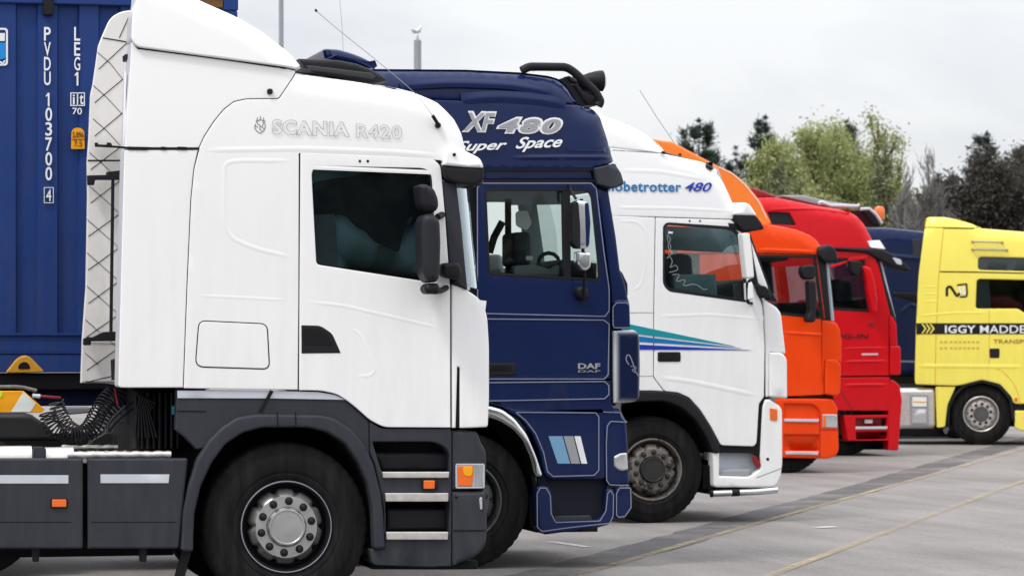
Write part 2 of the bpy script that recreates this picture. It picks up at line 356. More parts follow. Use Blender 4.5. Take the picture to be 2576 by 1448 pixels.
class Vehicle:
    """An Empty at a vehicle's base; its parts are built in world metres and stored relative to it."""
    def __init__(s, name, label, cat, contact, origin_px=None, group=None, width=2.45):
        g = G(*contact)
        s.Y = g.y; s.x = g.x; s.width = width
        s.org = Vector((g.x, g.y + width / 2, 0))
        s.root = bpy.data.objects.new(name, None); COL.objects.link(s.root)
        s.root.location = Matrix.Rotation(HEAD[0], 3, 'Z') @ s.org; s.root.rotation_euler = (0, 0, HEAD[0]); s.root.empty_display_size = 0.5
        s.root['label'] = label; s.root['category'] = cat
        if group: s.root['group'] = group
        s.sil = []; s.R = 0.12; s.tumble = (9, 1, 0)
    def w(s, p, Y=None):
        return Vector(W(p[0], p[1], s.Y if Y is None else Y))
    def silhouette(s, pts, Rr, tumble=None, rr=20):
        s.sil = [s.w(p) for p in round_poly(pts, rr, closed=False)]; s.R = Rr
        if tumble: s.tumble = tumble
    def disp(s, x, y, z):
        """How far the body side curves inwards here: tumblehome plus the rounding towards roof and nose."""
        if y > s.Y + 0.3: return 0.0
        d = 0.0
        z0, z1, a = s.tumble
        if z > z0: d += a * ((z - z0) / (z1 - z0)) ** 2
        if s.sil:
            p = Vector((x, z)); m = 9
            for i in range(len(s.sil) - 1):
                m = min(m, seg_dist(p, s.sil[i], s.sil[i + 1]))
                if m < 1e-4: break
            if m < s.R: d += s.R - math.sqrt(max(0, s.R ** 2 - (s.R - m) ** 2))
        return d
    def v(s, x, y, z, dp=True):
        return Vector((x - s.org.x, y - s.org.y + (s.disp(x, y, z) if dp else 0), z - s.org.z))

    # a panel: outline in photo pixels, projected on the plane Y+dy; rounded rim of radius r; thickness t; holes
    def plate(s, name, pts, mat, dy=0.0, t=0.04, r=0.006, rr=0.0, holes=(), g=None, gap=0.0, parent=None, near=False,
              back=False, dp=True, label=None, seg=3):
        Yp = s.Y if near else s.Y + dy
        y0 = s.Y + dy
        gg = g or 0.12
        def loop(pp, rad):
            l = [s.w(q, Yp) for q in round_poly(pp, rad)]
            l = resample(l, gg)
            return l
        outer = loop(pts, rr)
        if area(outer) < 0: outer.reverse()
        hl = []
        for h in holes:
            hp, hr = (h[0], h[1]) if isinstance(h, tuple) else (h, rr)
            q = loop(hp, hr)
            if area(q) > 0: q.reverse()
            hl.append(q)
        if gap:
            outer = offset(outer, gap); hl = [offset(h, gap) for h in hl]
        bm = bmesh.new()
        inner = [offset(l, r) for l in [outer] + hl] if r > 0 else [outer] + hl
        vs, es = [], []
        for l in inner:
            b0 = len(vs); vs += [Vector(q) for q in l]
            es += [(b0 + i, b0 + (i + 1) % len(l)) for i in range(len(l))]
        if g:
            xs = [q.x for q in inner[0]]; zs = [q.y for q in inner[0]]
            x = min(xs) + g * .5; row = 0
            while x < max(xs):
                z = min(zs) + g * .5 + (g * .5 if row % 2 else 0)
                while z < max(zs):
                    q = Vector((x, z))
                    if inside(q, inner[0]) and not any(inside(q, h) for h in inner[1:]):
                        if min((q - k).length_squared for k in vs[:sum(len(l) for l in inner)]) > (g * .4) ** 2: vs.append(q)
                    z += g
                x += g * .87; row += 1
        rv, re, rf, *_ = delaunay_2d_cdt(vs, es, [], 0, 1e-6)
        bvs = [bm.verts.new(s.v(q.x, y0, q.y, dp)) for q in rv]
        for f in rf:
            c = sum((rv[i] for i in f), Vector((0, 0))) / len(f)
            if inside(c, inner[0]) and not any(inside(c, h) for h in inner[1:]):
                if area([rv[i] for i in f]) < 0: f = list(reversed(f))
                try: bm.faces.new([bvs[i] for i in f])
                except ValueError: pass
        for l in [outer] + hl:
            rings = []
            if r > 0:
                for k in range(seg + 1):
                    a = math.pi / 2 * k / seg
                    lo = offset(l, r * (1 - math.sin(a)))
                    yy = y0 + r * (1 - math.cos(a))
                    rings.append([bm.verts.new(s.v(q.x, y0, q.y, dp) + Vector((0, yy - y0, 0))) for q in lo])
            else:
                rings.append([bm.verts.new(s.v(q.x, y0, q.y, dp)) for q in l])
            if t > r:
                rings.append([bm.verts.new(s.v(q.x, y0, q.y, dp) + Vector((0, t, 0))) for q in l])
            for A, B in zip(rings, rings[1:]):
                n = len(A)
                for i in range(n):
                    j = (i + 1) % n
                    try: bm.faces.new((A[j], A[i], B[i], B[j]))
                    except ValueError: pass
            if back and l is outer:
                try: bm.faces.new(list(reversed(rings[-1])))
                except ValueError: pass
        bmesh.ops.remove_doubles(bm, verts=bm.verts, dist=2e-4)
        bmesh.ops.delete(bm, geom=[x for x in bm.verts if not x.link_faces], context='VERTS')
        me = bpy.data.meshes.new(name); bm.to_mesh(me); bm.free()
        o = link(name, me, mat, parent or s.root, 0 if 'glass' in mat.name else 35)
        if 'glass' not in mat.name and r > 0:       # keep the broad faces flat, the rims crisp
            wm = o.modifiers.new('weighted_normals', 'WEIGHTED_NORMAL'); wm.keep_sharp = True; wm.mode = 'FACE_AREA'; wm.weight = 50
        if label: o['label'] = label
        return o

    # an open sheet that runs across the vehicle along a side-view polyline; plan = [(dy, dx), ...] curves it in plan
    def band(s, name, pts, mat, y0=0.0, y1=None, plan=None, parent=None, rr=6, closed=False, thick=0.0, dp=False, Yp=None):
        l = [s.w(q, Yp) for q in round_poly(pts, rr, closed=closed)]
        y1 = s.width if y1 is None else y1
        pl = plan or [(y0, 0), (y1, 0)]
        bm = bmesh.new()
        rows = [[bm.verts.new(s.v(q.x + dx, s.Y + dy, q.y, dp)) for q in l] for dy, dx in pl]
        n = len(l)
        for A, B in zip(rows, rows[1:]):
            for i in range(n if closed else n - 1):
                j = (i + 1) % n
                bm.faces.new((A[i], A[j], B[j], B[i]))
        bmesh.ops.recalc_face_normals(bm, faces=bm.faces)
        if thick: bmesh.ops.solidify(bm, geom=list(bm.faces), thickness=thick)
        me = bpy.data.meshes.new(name); bm.to_mesh(me); bm.free()
        return link(name, me, mat, parent or s.root, 40)

    # flat ribbon on the body side (seals, pinstripes)
    def ribbon(s, name, pts, mat, w=0.006, dy=-0.002, closed=False, rr=6, parent=None, g=0.08):
        l = resample([s.w(q) for q in round_poly(pts, rr, closed=closed)], g, closed)
        n = len(l); bm = bmesh.new(); A, B, C_, D_ = [], [], [], []
        for i, p in enumerate(l):
            a = l[(i - 1) % n] if (closed or i > 0) else p
            b = l[(i + 1) % n] if (closed or i < n - 1) else p
            t = (b - a)
            if t.length < 1e-9: t = Vector((1, 0))
            t.normalize(); q = Vector((-t.y, t.x)) * w / 2
            for lst, sg, y in ((A, 1, 0), (B, -1, 0), (C_, 1, .004), (D_, -1, .004)):
                x, z = p.x + q.x * sg, p.y + q.y * sg
                lst.append(bm.verts.new(s.v(x, s.Y + dy, z) + Vector((0, y, 0))))
        for i in range(n if closed else n - 1):
            j = (i + 1) % n
            for X, Z in ((B, A), (A, C_), (D_, B)):
                bm.faces.new((X[i], X[j], Z[j], Z[i]))
        me = bpy.data.meshes.new(name); bm.to_mesh(me); bm.free()
        return link(name, me, mat, parent or s.root, 0)

    def tube(s, name, pts3, rad, mat, parent=None, seg=8, label=None):
        """pts3: list of (px, py, dy)."""
        w = []
        for p in pts3:
            q = s.w(p, s.Y + p[2]); w.append(Vector((q.x, s.Y + p[2], q.y)) - s.org)
        o = tube_obj(name, w, rad, mat, parent or s.root, seg)
        if label: o['label'] = label
        return o

    def text(s, name, txt, box, mat, shear=0.0, bold=0.0, outline=0.0, dy=-0.005, slope=0.0, parent=None, spacing=1.0, t=0.003, Yp=None, label=None):
        """box = (x0, y_top, x1, y_bottom) of the capitals in photo pixels."""
        if txt == '1':               # a figure one with its flag
            a = ((box[0] + box[2]) / 2, box[1]); h_ = box[3] - box[1]
            return s.plate(name, P((a[0] - 1, a[1]), (a[0] + 3, a[1]), (a[0] + 3, box[3]), (a[0] - 1.2, box[3]), (a[0] - 1.2, a[1] + h_ * .2), (a[0] - 6, a[1] + h_ * .3), (a[0] - 6, a[1] + h_ * .18)), mat,
                           dy=(s.Y if Yp is None else Yp) - s.Y + dy - .003, t=.004, r=0, parent=parent)
        cu = bpy.data.curves.new(name, 'FONT'); cu.body = txt; cu.size = 1; cu.shear = shear
        cu.offset = bold; cu.space_character = spacing
        if outline: cu.fill_mode = 'NONE'; cu.bevel_depth = outline; cu.bevel_resolution = 0
        else: cu.extrude = 0.01
        cu.resolution_u = 4
        ob = bpy.data.objects.new(name, cu); COL.objects.link(ob)
        dg = bpy.context.evaluated_depsgraph_get()
        me = bpy.data.meshes.new_from_object(ob.evaluated_get(dg))
        bpy.data.objects.remove(ob); bpy.data.curves.remove(cu)
        xs = [v.co.x for v in me.vertices]; ys = [v.co.y for v in me.vertices]
        zs = [v.co.z for v in me.vertices]
        x0, x1, y0, y1 = min(xs), max(xs), min(ys), max(ys); z0, z1 = min(zs), max(zs)
        a = s.w((box[0], box[3]), Yp); b = s.w((box[2], box[1]), Yp)
        Yb = (s.Y if Yp is None else Yp) + dy
        for v in me.vertices:
            u = (v.co.x - x0) / (x1 - x0); q = (v.co.y - y0) / max(1e-6, (y1 - y0))
            zz = (v.co.z - z0) / max(1e-6, (z1 - z0))
            X = a.x + (b.x - a.x) * u; Z = a.y + (b.y - a.y) * q + slope * (X - a.x)
            v.co = s.v(X, Yb, Z) + Vector((0, -t * zz, 0))
        me.update()
        me.materials.clear()
        o = link(name, me, mat, parent or s.root, 0)
        if label: o['label'] = label
        return o

def tube_obj(name, w, rad, mat, parent=None, seg=8):
    bm = bmesh.new(); rings = []
    n = len(w)
    for i, p in enumerate(w):
        t = (w[min(n - 1, i + 1)] - w[max(0, i - 1)])
        if t.length < 1e-9: t = Vector((0, 0, 1))
        t.normalize()
        u = t.cross(Vector((0, 1, 0)))
        if u.length < 0.05: u = t.cross(Vector((1, 0, 0)))
        u.normalize(); q = t.cross(u)
        r = rad[i] if isinstance(rad, (list, tuple)) else rad
        rings.append([bm.verts.new(p + (u * math.cos(k * 2 * math.pi / seg) + q * math.sin(k * 2 * math.pi / seg)) * r) for k in range(seg)])
    for A, B in zip(rings, rings[1:]):
        for k in range(seg): bm.faces.new((A[k], A[(k + 1) % seg], B[(k + 1) % seg], B[k]))
    bm.faces.new(rings[0]); bm.faces.new(list(reversed(rings[-1])))
    bmesh.ops.recalc_face_normals(bm, faces=bm.faces)
    me = bpy.data.meshes.new(name); bm.to_mesh(me); bm.free()
    return link(name, me, mat, parent, 50)

def smooth_path(pts, k=6):
    """Catmull-Rom through 3D points."""
    out = []
    for i in range(len(pts) - 1):
        p0 = pts[max(0, i - 1)]; p1 = pts[i]; p2 = pts[i + 1]; p3 = pts[min(len(pts) - 1, i + 2)]
        for j in range(k):
            t = j / k
            out.append(0.5 * ((2 * p1) + (p2 - p0) * t + (2 * p0 - 5 * p1 + 4 * p2 - p3) * t * t + (3 * p1 - p0 - 3 * p2 + p3) * t ** 3))
    out.append(pts[-1]); return out

def box_obj(name, a, b, mat, parent=None, bev=0.01):
    bm = bmesh.new()
    bmesh.ops.create_cube(bm, size=1)
    c = (Vector(a) + Vector(b)) / 2; d = Vector(b) - Vector(a)
    for v in bm.verts: v.co = Vector((v.co.x * abs(d.x), v.co.y * abs(d.y), v.co.z * abs(d.z))) + c
    if bev: bmesh.ops.bevel(bm, geom=list(bm.edges), offset=min(bev, min(abs(d.x), abs(d.y), abs(d.z)) * .4), segments=2, affect='EDGES')
    me = bpy.data.meshes.new(name); bm.to_mesh(me); bm.free()
    return link(name, me, mat, parent, 35)

def lathe(name, prof, mat, parent, loc, seg=64, mod=None):
    """prof = [(radius, depth)], axis along y (depth grows away from the camera side)."""
    bm = bmesh.new(); rings = []
    for r, d in prof:
        if r < 1e-6: rings.append([bm.verts.new((loc[0], loc[1] + d, loc[2]))]); continue
        ring = []
        for k in range(seg):
            a = 2 * math.pi * k / seg
            rr, dd = (r, d) if mod is None else mod(r, d, a)
            ring.append(bm.verts.new((loc[0] + rr * math.cos(a), loc[1] + dd, loc[2] + rr * math.sin(a))))
        rings.append(ring)
    for A, B in zip(rings, rings[1:]):
        if len(A) == 1 and len(B) == 1: continue
        for k in range(seg):
            k2 = (k + 1) % seg
            if len(A) == 1: bm.faces.new((A[0], B[k2], B[k]))
            elif len(B) == 1: bm.faces.new((A[k], A[k2], B[0]))
            else: bm.faces.new((A[k], A[k2], B[k2], B[k]))
    bmesh.ops.recalc_face_normals(bm, faces=bm.faces)
    me = bpy.data.meshes.new(name); bm.to_mesh(me); bm.free()
    return link(name, me, mat, parent, 35)

nut_mesh = {}
def wheel(T, cpx, rad, kind='alloy', dy=0.06, width=0.31, name='wheel', world=None):
    if world is None:
        q = T.w(cpx, T.Y + dy); c = Vector((q.x, T.Y + dy, rad)) - T.org
    else:
        c = Vector(world) - T.org
    w = width
    # tyre: sidewall bulge, shoulder, grooved tread
    rim = 0.292
    prof = [(rim, 0.03), (rim + .004, 0.012), (rim + .02, 0.004), (rim + .035, -0.004), (rim + .05, -0.006), (rim + .055, -0.002), (rim + .06, -0.006),
            (rad - .17, -0.014), (rad - .11, -0.012), (rad - .085, -0.008), (rad - .08, -0.004), (rad - .06, 0.0), (rad - .03, 0.010), (rad - .012, 0.022), (rad - .004, 0.034),
            (rad, 0.06)]
    d = 0.06
    for k in range(4):
        d2 = d + (w - 0.12) / 5
        prof += [(rad + .002, d2 - .006), (rad - .014, d2 - .004), (rad - .014, d2 + .004), (rad + .002, d2 + .006)]
        d = d2
    prof += [(rad, w - .06), (rad - .012, w - .022), (rad - .06, w), (rad - .17, w + .012), (rim, w - .02)]
    def notch(r, dd, a):
        if r > rad - .05 and int(a / (2 * math.pi) * 144 + .5) % 3 == 0 and dd < 0.08: return r - .005, dd + (.003 if dd < .05 else 0)
        return r, dd
    root = bpy.data.objects.new(name, None); COL.objects.link(root); root.parent = T.root; root.location = c
    z = (0, 0, 0)
    lathe('tyre', prof, M['rubber'], root, z, 144, notch)
    cols = {'alloy': (M['alloy'], M['rim_grey'], M['dark_plastic']), 'rust': (M['rust_rim'], M['rust_rim'], M['steel']),
            'dark': (M['rim_grey'], M['rim_grey'], M['steel']), 'bright': (M['tread'], M['tread'], M['dark_plastic'])}[kind]
    disc, flange, nut = cols
    lathe('rim_flange', [(rim + .012, 0.012), (rim + .008, 0.0), (rim, -0.004), (rim - .006, 0.0), (rim - .010, 0.02), (rim - .018, 0.05), (rim - .022, 0.12), (rim - .03, .15), (0.2, 0.155), (0, .155)],
          M['dark_plastic'] if kind == 'alloy' else flange, root, z, 72)
    if kind == 'alloy': lathe('rim_edge', [(rim + .006, -0.002), (rim + .003, -0.007), (rim - .001, -0.006)], M['post'], root, z, 72)
    if kind == 'alloy':
        lathe('rim_trough', [(rim - .012, 0.03), (rim - .020, 0.06), (rim - .024, 0.125), (0.1, 0.128)], M['black'], root, z, 64)
    def scallop(r, dd, a):
        if r > 0.20: 
            k = math.cos(a * 10)
            return r - max(0, k) ** 3 * 0.026, dd
        return r, dd
    depth = -0.005
    lathe('wheel_disc', [(0.246, 0.10), (0.243, 0.050), (0.232, 0.030), (0.216, 0.018), (0.212, 0.006), (0.200, depth), (0.132, depth), (0.126, depth + .006)], disc, root, z, 120, scallop)
    lathe('hub_cap', [(0.127, depth + .012), (0.124, depth - .02), (0.116, depth - .035), (0.108, depth - .036), (0.103, depth - .030), (0.0, depth - .034)],
          M['steel'] if kind == 'rust' else (disc if kind != 'bright' else M['rim_grey']), root, z, 48)
    # wheel nuts: one mesh, ten objects
    if nut.name not in nut_mesh:
        o = lathe('wheel_nut', [(0.0275, 0.012), (0.0265, -0.004), (0.019, -0.006), (0.017, -0.03), (0.011, -0.036), (0, -0.037)], nut, root, z, 10)
        nut_mesh[nut.name] = o.data; first = o
    else:
        first = bpy.data.objects.new('wheel_nut', nut_mesh[nut.name]); COL.objects.link(first); first.parent = root
    for k in range(10):
        a = 2 * math.pi * (k + 0.35) / 10
        o = first if k == 0 else first.copy()
        if k: COL.objects.link(o); o.parent = root
        o.location = (0.1675 * math.cos(a), depth, 0.1675 * math.sin(a))
    return root

def hidden_running_gear(T, xf, rad, length=3.7, rear=True, nose=1.15):
    """Frame rails, far front wheel and rear axle: mostly hidden, there for the shade and for other viewpoints."""
    for sgn in (-1, 1):
        yy = T.Y + T.width / 2 + sgn * 0.40
        box_obj('frame_rail', Vector((xf - length - 1.0, yy - .04, .78)) - T.org, Vector((xf + nose - .2, yy + .04, 1.02)) - T.org, M['steel'], T.root)
    box_obj('front_axle', Vector((xf - .06, T.Y + .3, rad - .06)) - T.org, Vector((xf + .06, T.Y + T.width - .3, rad + .08)) - T.org, M['steel'], T.root, .02)
    wheel(T, None, rad, 'dark', world=(xf, T.Y + T.width - .37, rad))
    box_obj('engine', Vector((xf - 1.0, T.Y + .75, .55)) - T.org, Vector((xf + nose * .5, T.Y + T.width - .75, 1.25)) - T.org, M['steel'], T.root, .05)
    box_obj('undertray', Vector((xf + .56, T.Y + .12, .27)) - T.org, Vector((xf + max(nose, .7), T.Y + T.width - .12, .60)) - T.org, M['well'], T.root, .05)
    box_obj('sump', Vector((xf - 2.6, T.Y + .45, .34)) - T.org, Vector((xf - .62, T.Y + T.width - .45, .80)) - T.org, M['well'], T.root, .05)
    if rear:
        wheel(T, None, rad, 'dark', world=(xf - length, T.Y + .05, rad))
        wheel(T, None, rad, 'dark', world=(xf - length, T.Y + T.width - .37, rad))
        box_obj('rear_axle', Vector((xf - length - .08, T.Y + .4, rad - .08)) - T.org, Vector((xf - length + .08, T.Y + T.width - .4, rad + .08)) - T.org, M['steel'], T.root, .02)

def structure(o):
    o['kind'] = 'structure'; return o

# ------------------------------------------------------------------ ground and markings
def quad_sheet(name, corners, z, mat, n=1):
    bm = bmesh.new()
    vs = [bm.verts.new((c[0], c[1], z)) for c in corners]
    bm.faces.new(vs); bmesh.ops.recalc_face_normals(bm, faces=bm.faces)
    for f in bm.faces:
        if f.normal.z < 0: f.normal_flip()
    me = bpy.data.meshes.new(name); bm.to_mesh(me); bm.free()
    return structure(link(name, me, mat, None, 0))
quad_sheet('ground', [(-1500, -300), (1800, -300), (1800, 2500), (-1500, 2500)], 0.0, M['asphalt'])

def ground_strip(name, px_pts, w, z, mat, jitter=0.0):
    pts = [G(*p) for p in px_pts]
    l = []
    for a, b in zip(pts, pts[1:]):
        k = max(1, int((b - a).length / 0.4))
        l += [a.lerp(b, j / k) for j in range(k)]
    l.append(pts[-1])
    bm = bmesh.new(); rows = []
    rnd = random.Random(3)
    for i, p in enumerate(l):
        t = (l[min(len(l) - 1, i + 1)] - l[max(0, i - 1)]).normalized(); q = Vector((-t.y, t.x, 0))
        ww = w if not callable(w) else w(i / (len(l) - 1))
        a = p + q * (ww / 2 + rnd.uniform(-jitter, jitter)); b = p - q * (ww / 2 + rnd.uniform(-jitter, jitter))
        rows.append((bm.verts.new((a.x, a.y, z)), bm.verts.new((b.x, b.y, z))))
    for A, B in zip(rows, rows[1:]): bm.faces.new((A[0], A[1], B[1], B[0]))
    for f in bm.faces:
        f.normal_update()
        if f.normal.z < 0: f.normal_flip()
    me = bpy.data.meshes.new(name); bm.to_mesh(me); bm.free()
    return structure(link(name, me, mat, None, 0))
ground_strip('yellow_line', [(1190, 1520), (1446, 1448), (1925, 1310), (2575, 1129), (2900, 1038)], 0.09, 0.008, M['line_yellow'])
ground_strip('yellow_line', [(1740, 1520), (1935, 1448), (2575, 1209), (3000, 1050)], 0.09, 0.008, M['line_yellow'])
ground_strip('dark_tar_strip', [(1080, 1520), (1300, 1465), (1502, 1411), (1700, 1358), (1881, 1306), (2159, 1230), (2436, 1148), (2700, 1073)], 0.50, 0.004, M['strip'], 0.03)
ground_strip('white_paint_mark', [(1385, 1363), (1425, 1368), (1472, 1376)], 0.10, 0.008, M['line_white'], 0.02)
ground_strip('white_paint_mark', [(2052, 1327), (2100, 1325)], 0.14, 0.008, M['line_white'], 0.02)

# ================================================================== 1. the white tractor in front
T = Vehicle('semi_truck', 'big white tractor unit with tall roof fairing and grey plastic skirts, nearest of the row', 'truck', (720, 1536), group='tractor units parked in a row', width=2.5)
SC = T
root = T.root
T.silhouette(P((352, -75), (440, -38), (518, 0), (601, 37), (668, 77), (735, 130), (765, 165)) + cH((145, 140), (600, 205), (900, 250), (1060, 290), (1250, 370), (1380, 500), (1440, 620), (1465, 740)) , 0.13, (2.9, 4.2, 0.07), 20)
roofline = P((748, 177)) + cH((600, 205), (900, 250), (1060, 290), (1250, 370), (1380, 500), (1440, 620), (1465, 740))
wing = P((349, -75), (440, -38), (518, 0), (601, 37), (668, 77), (735, 130), (765, 165), (748, 172, 6), (345, 118, 14), (331, 100), (335, 37), (344, 10))
T.plate('roof_deflector', wing, M['white'], dy=-0.03, t=0.30, r=0.012, rr=18, g=0.05)
arc = cB((695, 1120), (730, 1040), (800, 930), (880, 830), (960, 768), (1050, 748), (1300, 745), (1440, 540))
T.plate('side_fairing', P((331, 104), (346, 120), (748, 175)) + list(reversed(arc)) + P((312, 373), (318, 300), (325, 200)), M['white'], t=0.25, r=0.006, rr=5, g=0.06, gap=0.002)
ext = P((312, 376), (499, 376, 2)) + cA((975, 850, 6), (960, 1000, 6), (940, 1448, 6)) + P((461, 975), (297, 975, 10), (303, 724))
T.plate('side_extender', ext, M['white'], t=0.25, r=0.008, rr=2, g=0.07, gap=0.002)
cab_side = arc + P((751, 179)) + cH((600, 205), (900, 250), (1060, 290), (1250, 370), (1380, 500), (1440, 620), (1465, 740)) + P((1179, 385), (1124, 378), (1117, 418), (1110, 405, 6), (1090, 397, 8), (977, 391), (753, 382), (752, 751), (750, 981), (461, 977)) + cA((940, 1448), (960, 1000), (975, 850), (1000, 752))
T.plate('sleeper_side_panel', cab_side, M['white'], t=0.2, r=0.006, rr=4, g=0.05, gap=0.003)
door_o = P((754.5, 382), (977, 391), (1090, 397, 16), (1110, 418, 10), (1120, 535), (1129, 661), (1133, 722), (1134, 1076, 4), (965, 1075, 14), (930, 1057, 12), (894, 1025, 8), (870, 1006, 12), (845, 991, 12), (806, 983, 12), (751, 982), (752, 751))
win = P((784, 419, 26), (1084, 425, 30), (1092, 560), (1094, 710, 6), (797, 664, 9))
door = T.plate('door', door_o, M['white'], t=0.08, r=0.006, rr=0, holes=[(win, 0)], g=0.06, gap=0.0035)
T.plate('window_glass', win, M['glass'], dy=0.010, t=0.006, r=0, rr=0, g=0.1, parent=door)
# body core behind the panels (black seal shows in the gaps)
core = P((349, 40)) + P((345, 116), (735, 160), (748, 178)) + cH((600, 209), (900, 256), (1060, 298), (1240, 378), (1370, 506), (1430, 626), (1450, 740)) + P((1105, 400), (1122, 700), (1128, 1066), (965, 1066), (930, 1047), (894, 1015), (870, 996), (806, 975), (302, 968), (308, 724), (330, 200))
T.plate('cab_core', core, M['black'], dy=0.014, t=0.02, r=0, rr=6, g=0.07, holes=[(P((776, 424), (1100, 424), (1100, 716), (788, 676)), 2)])
corner = P((1136, 714), (1165, 722, 12), (1210, 752, 22), (1226, 790, 20), (1231, 870, 20), (1231, 1000, 10), (1228, 1074, 8), (1156, 1077, 5), (1156, 925, 4), (1151, 922, 2), (1147, 1076), (1137, 1076), (1136, 720))
T.plate('front_corner_panel', corner, M['white'], t=0.3, r=0.010, rr=0, g=0.05, gap=0.002)
T.plate('corner_slot_lining', P((1145, 925), (1160, 925), (1160, 1074), (1145, 1074)), M['black'], dy=0.02, t=0.02, r=0)
# embossed shapes: shallow raised and sunken relief in the skin
def emboss(T, name, pts, mat, h=0.010, rad=0.022, rr=8, parent=None, g=0.05):
    return T.plate(name, pts, mat, dy=-h, t=h + 0.002, r=h, rr=rr, g=g, parent=parent, seg=4)
def crease(T, name, pts, mat, w=0.03, h=0.006, parent=None, rr=14, closed=False):
    """A low rounded bead pressed in the panel."""
    if mat is M['white']: w *= 1.5; h *= 0.42
    if mat is M['yellow']: h *= 0.45
    l = resample([T.w(q) for q in round_poly(pts, rr, closed=closed)], 0.05, closed)
    n = len(l); bm = bmesh.new(); rows = []
    for i, p in enumerate(l):
        a = l[(i - 1) % n] if (closed or i > 0) else p; b = l[(i + 1) % n] if (closed or i < n - 1) else p
        t = (b - a).normalized(); q = Vector((-t.y, t.x))
        row = []
        end = 1.0 if closed else min(1.0, min(i, n - 1 - i) / 3.0)
        for k in range(7):
            u = -1 + k / 3.0
            x, z = p.x + q.x * u * w / 2, p.y + q.y * u * w / 2
            row.append(bm.verts.new(T.v(x, T.Y, z) + Vector((0, 0.0008 - h * end * (0.5 + 0.5 * math.cos(u * math.pi)), 0))))
        rows.append(row)
    for i in range(n if closed else n - 1):
        A, B = rows[i], rows[(i + 1) % n]
        for k in range(6): bm.faces.new((A[k], B[k], B[k + 1], A[k + 1]))
    bmesh.ops.recalc_face_normals(bm, faces=bm.faces)
    if sum(f.normal.y for f in bm.faces) > 0: bmesh.ops.reverse_faces(bm, faces=bm.faces)
    me = bpy.data.meshes.new(name); bm.to_mesh(me); bm.free()
    return link(name, me, mat, parent or T.root, 80)
crease(T, 'pressed_bead', P((750, 405), (600, 404, 30), (564, 410, 30), (563, 560, 40), (580, 598, 30), (640, 625, 30), (748, 650)), M['white'], 0.035, 0.007)
crease(T, 'pressed_bead', P((505, 378), (640, 376), (760, 374), (980, 382), (1115, 392)), M['white'], 0.04, 0.008)
crease(T, 'pressed_bead', P((474, 742), (600, 748), (748, 756)), M['white'], 0.03, 0.005)
crease(T, 'pressed_bead', P((757, 757), (860, 768), (1000, 800, 40), (1128, 830)), M['white'], 0.03, 0.006, parent=door)
crease(T, 'pressed_bead', P((866, 822), (905, 835, 20), (945, 930, 30), (930, 945, 10), (880, 946)), M['white'], 0.03, 0.006, parent=door)
crease(T, 'pressed_bead', P((760, 420), (1095, 434)), M['white'], 0.018, 0.003, parent=door)
crease(T, 'pressed_bead', P((1160, 760), (1222, 768)), M['white'], 0.04, 0.008)
# locker lid in the sleeper side
lid = P((500, 806, 18), (672, 814, 18), (678, 928, 18), (491, 922, 22))
T.ribbon('lid_seal', lid, M['black'], 0.007, -0.001, True, 18)
T.plate('locker_lid', lid, M['white'], dy=-0.003, t=0.01, r=0.003, rr=16, gap=0.004, g=0.08)
T.plate('door_handle', P((757.5, 817), (806, 818, 10), (836, 838, 10), (858, 888, 3), (758, 889)), M['dark_plastic'], dy=-0.004, t=0.03, r=0.008, rr=2, parent=door)
T.plate('handle_recess', P((762, 824), (800, 825, 8), (822, 840, 8), (838, 868), (764, 868)), M['black'], dy=-0.0055, t=0.01, r=0.002, parent=door)
for i, px in enumerate((905, 925)):
    T.plate('vent_hole', P((px - 3, 402), (px + 3, 402), (px + 3, 409), (px - 3, 409)), M['black'], dy=-0.003, t=0.006, r=0.001, rr=3, parent=door)
T.plate('marker_stud', P((673, 223), (687, 223), (687, 237), (673, 237)), M['dark_plastic'], dy=-0.02, t=0.03, r=0.006, rr=6)
# dark roof seam under the deflector
T.ribbon('deflector_seal', P((346, 121), (560, 148), (748, 176)), M['black'], 0.012, -0.001)
T.ribbon('roof_seam', cX((430, 985), (800, 1020), (1250, 1100)) + cH((900, 262), (1000, 282)), M['black'], 0.010, -0.002)
T.ribbon('fairing_seam', P((248, 366), (330, 373), (498, 374)), M['black'], 0.014, -0.003)
for a, b in ((322, 372), (405, 418), (446, 470)):
    T.ribbon('seam_bolt_strip', P((a, 373), (b, 374)), M['black'], 0.02, -0.006)
# roof, back and floor of the cab
T.band('roof_skin', P((350, -60), (440, -30), (518, 4), (601, 41), (668, 82), (735, 134), (765, 168)), M['white'], y0=.12, y1=1.0)
T.band('roof_skin', roofline, M['white'], y0=.13, y1=2.37)
T.plate('rear_wall', P((312, 180), (318, 180), (302, 970), (297, 970)), M['white'], dy=0.1, t=0.05, r=0.0)
T.band('rear_wall', P((560, 180), (560, 968)), M['white'], y0=.03, y1=2.45)
T.band('cab_floor', P((301, 968), (806, 975), (870, 996), (930, 1047), (965, 1066), (1140, 1066)), M['steel'], y0=.03, y1=2.45)
def far_side(T, outline, window, mat, depth, extra=()):
    return T.plate('far_side_panel', outline, mat, dy=depth, t=0.03, r=0.0, rr=8, near=True, holes=[(window, 10)] + list(extra), dp=False)
far_side(T, core, P((784, 426), (1092, 430), (1094, 708), (797, 664)), M['white'], 2.44)
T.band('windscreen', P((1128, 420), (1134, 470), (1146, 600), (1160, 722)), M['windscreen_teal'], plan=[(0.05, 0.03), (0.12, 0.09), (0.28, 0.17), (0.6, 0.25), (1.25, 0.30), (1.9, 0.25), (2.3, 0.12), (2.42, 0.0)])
T.band('front_panel', P((1160, 722), (1205, 790), (1212, 1000), (1210, 1074)), M['white'], plan=[(0.12, 0.02), (0.3, 0.06), (1.25, 0.12), (2.2, 0.06), (2.4, 0.0)])
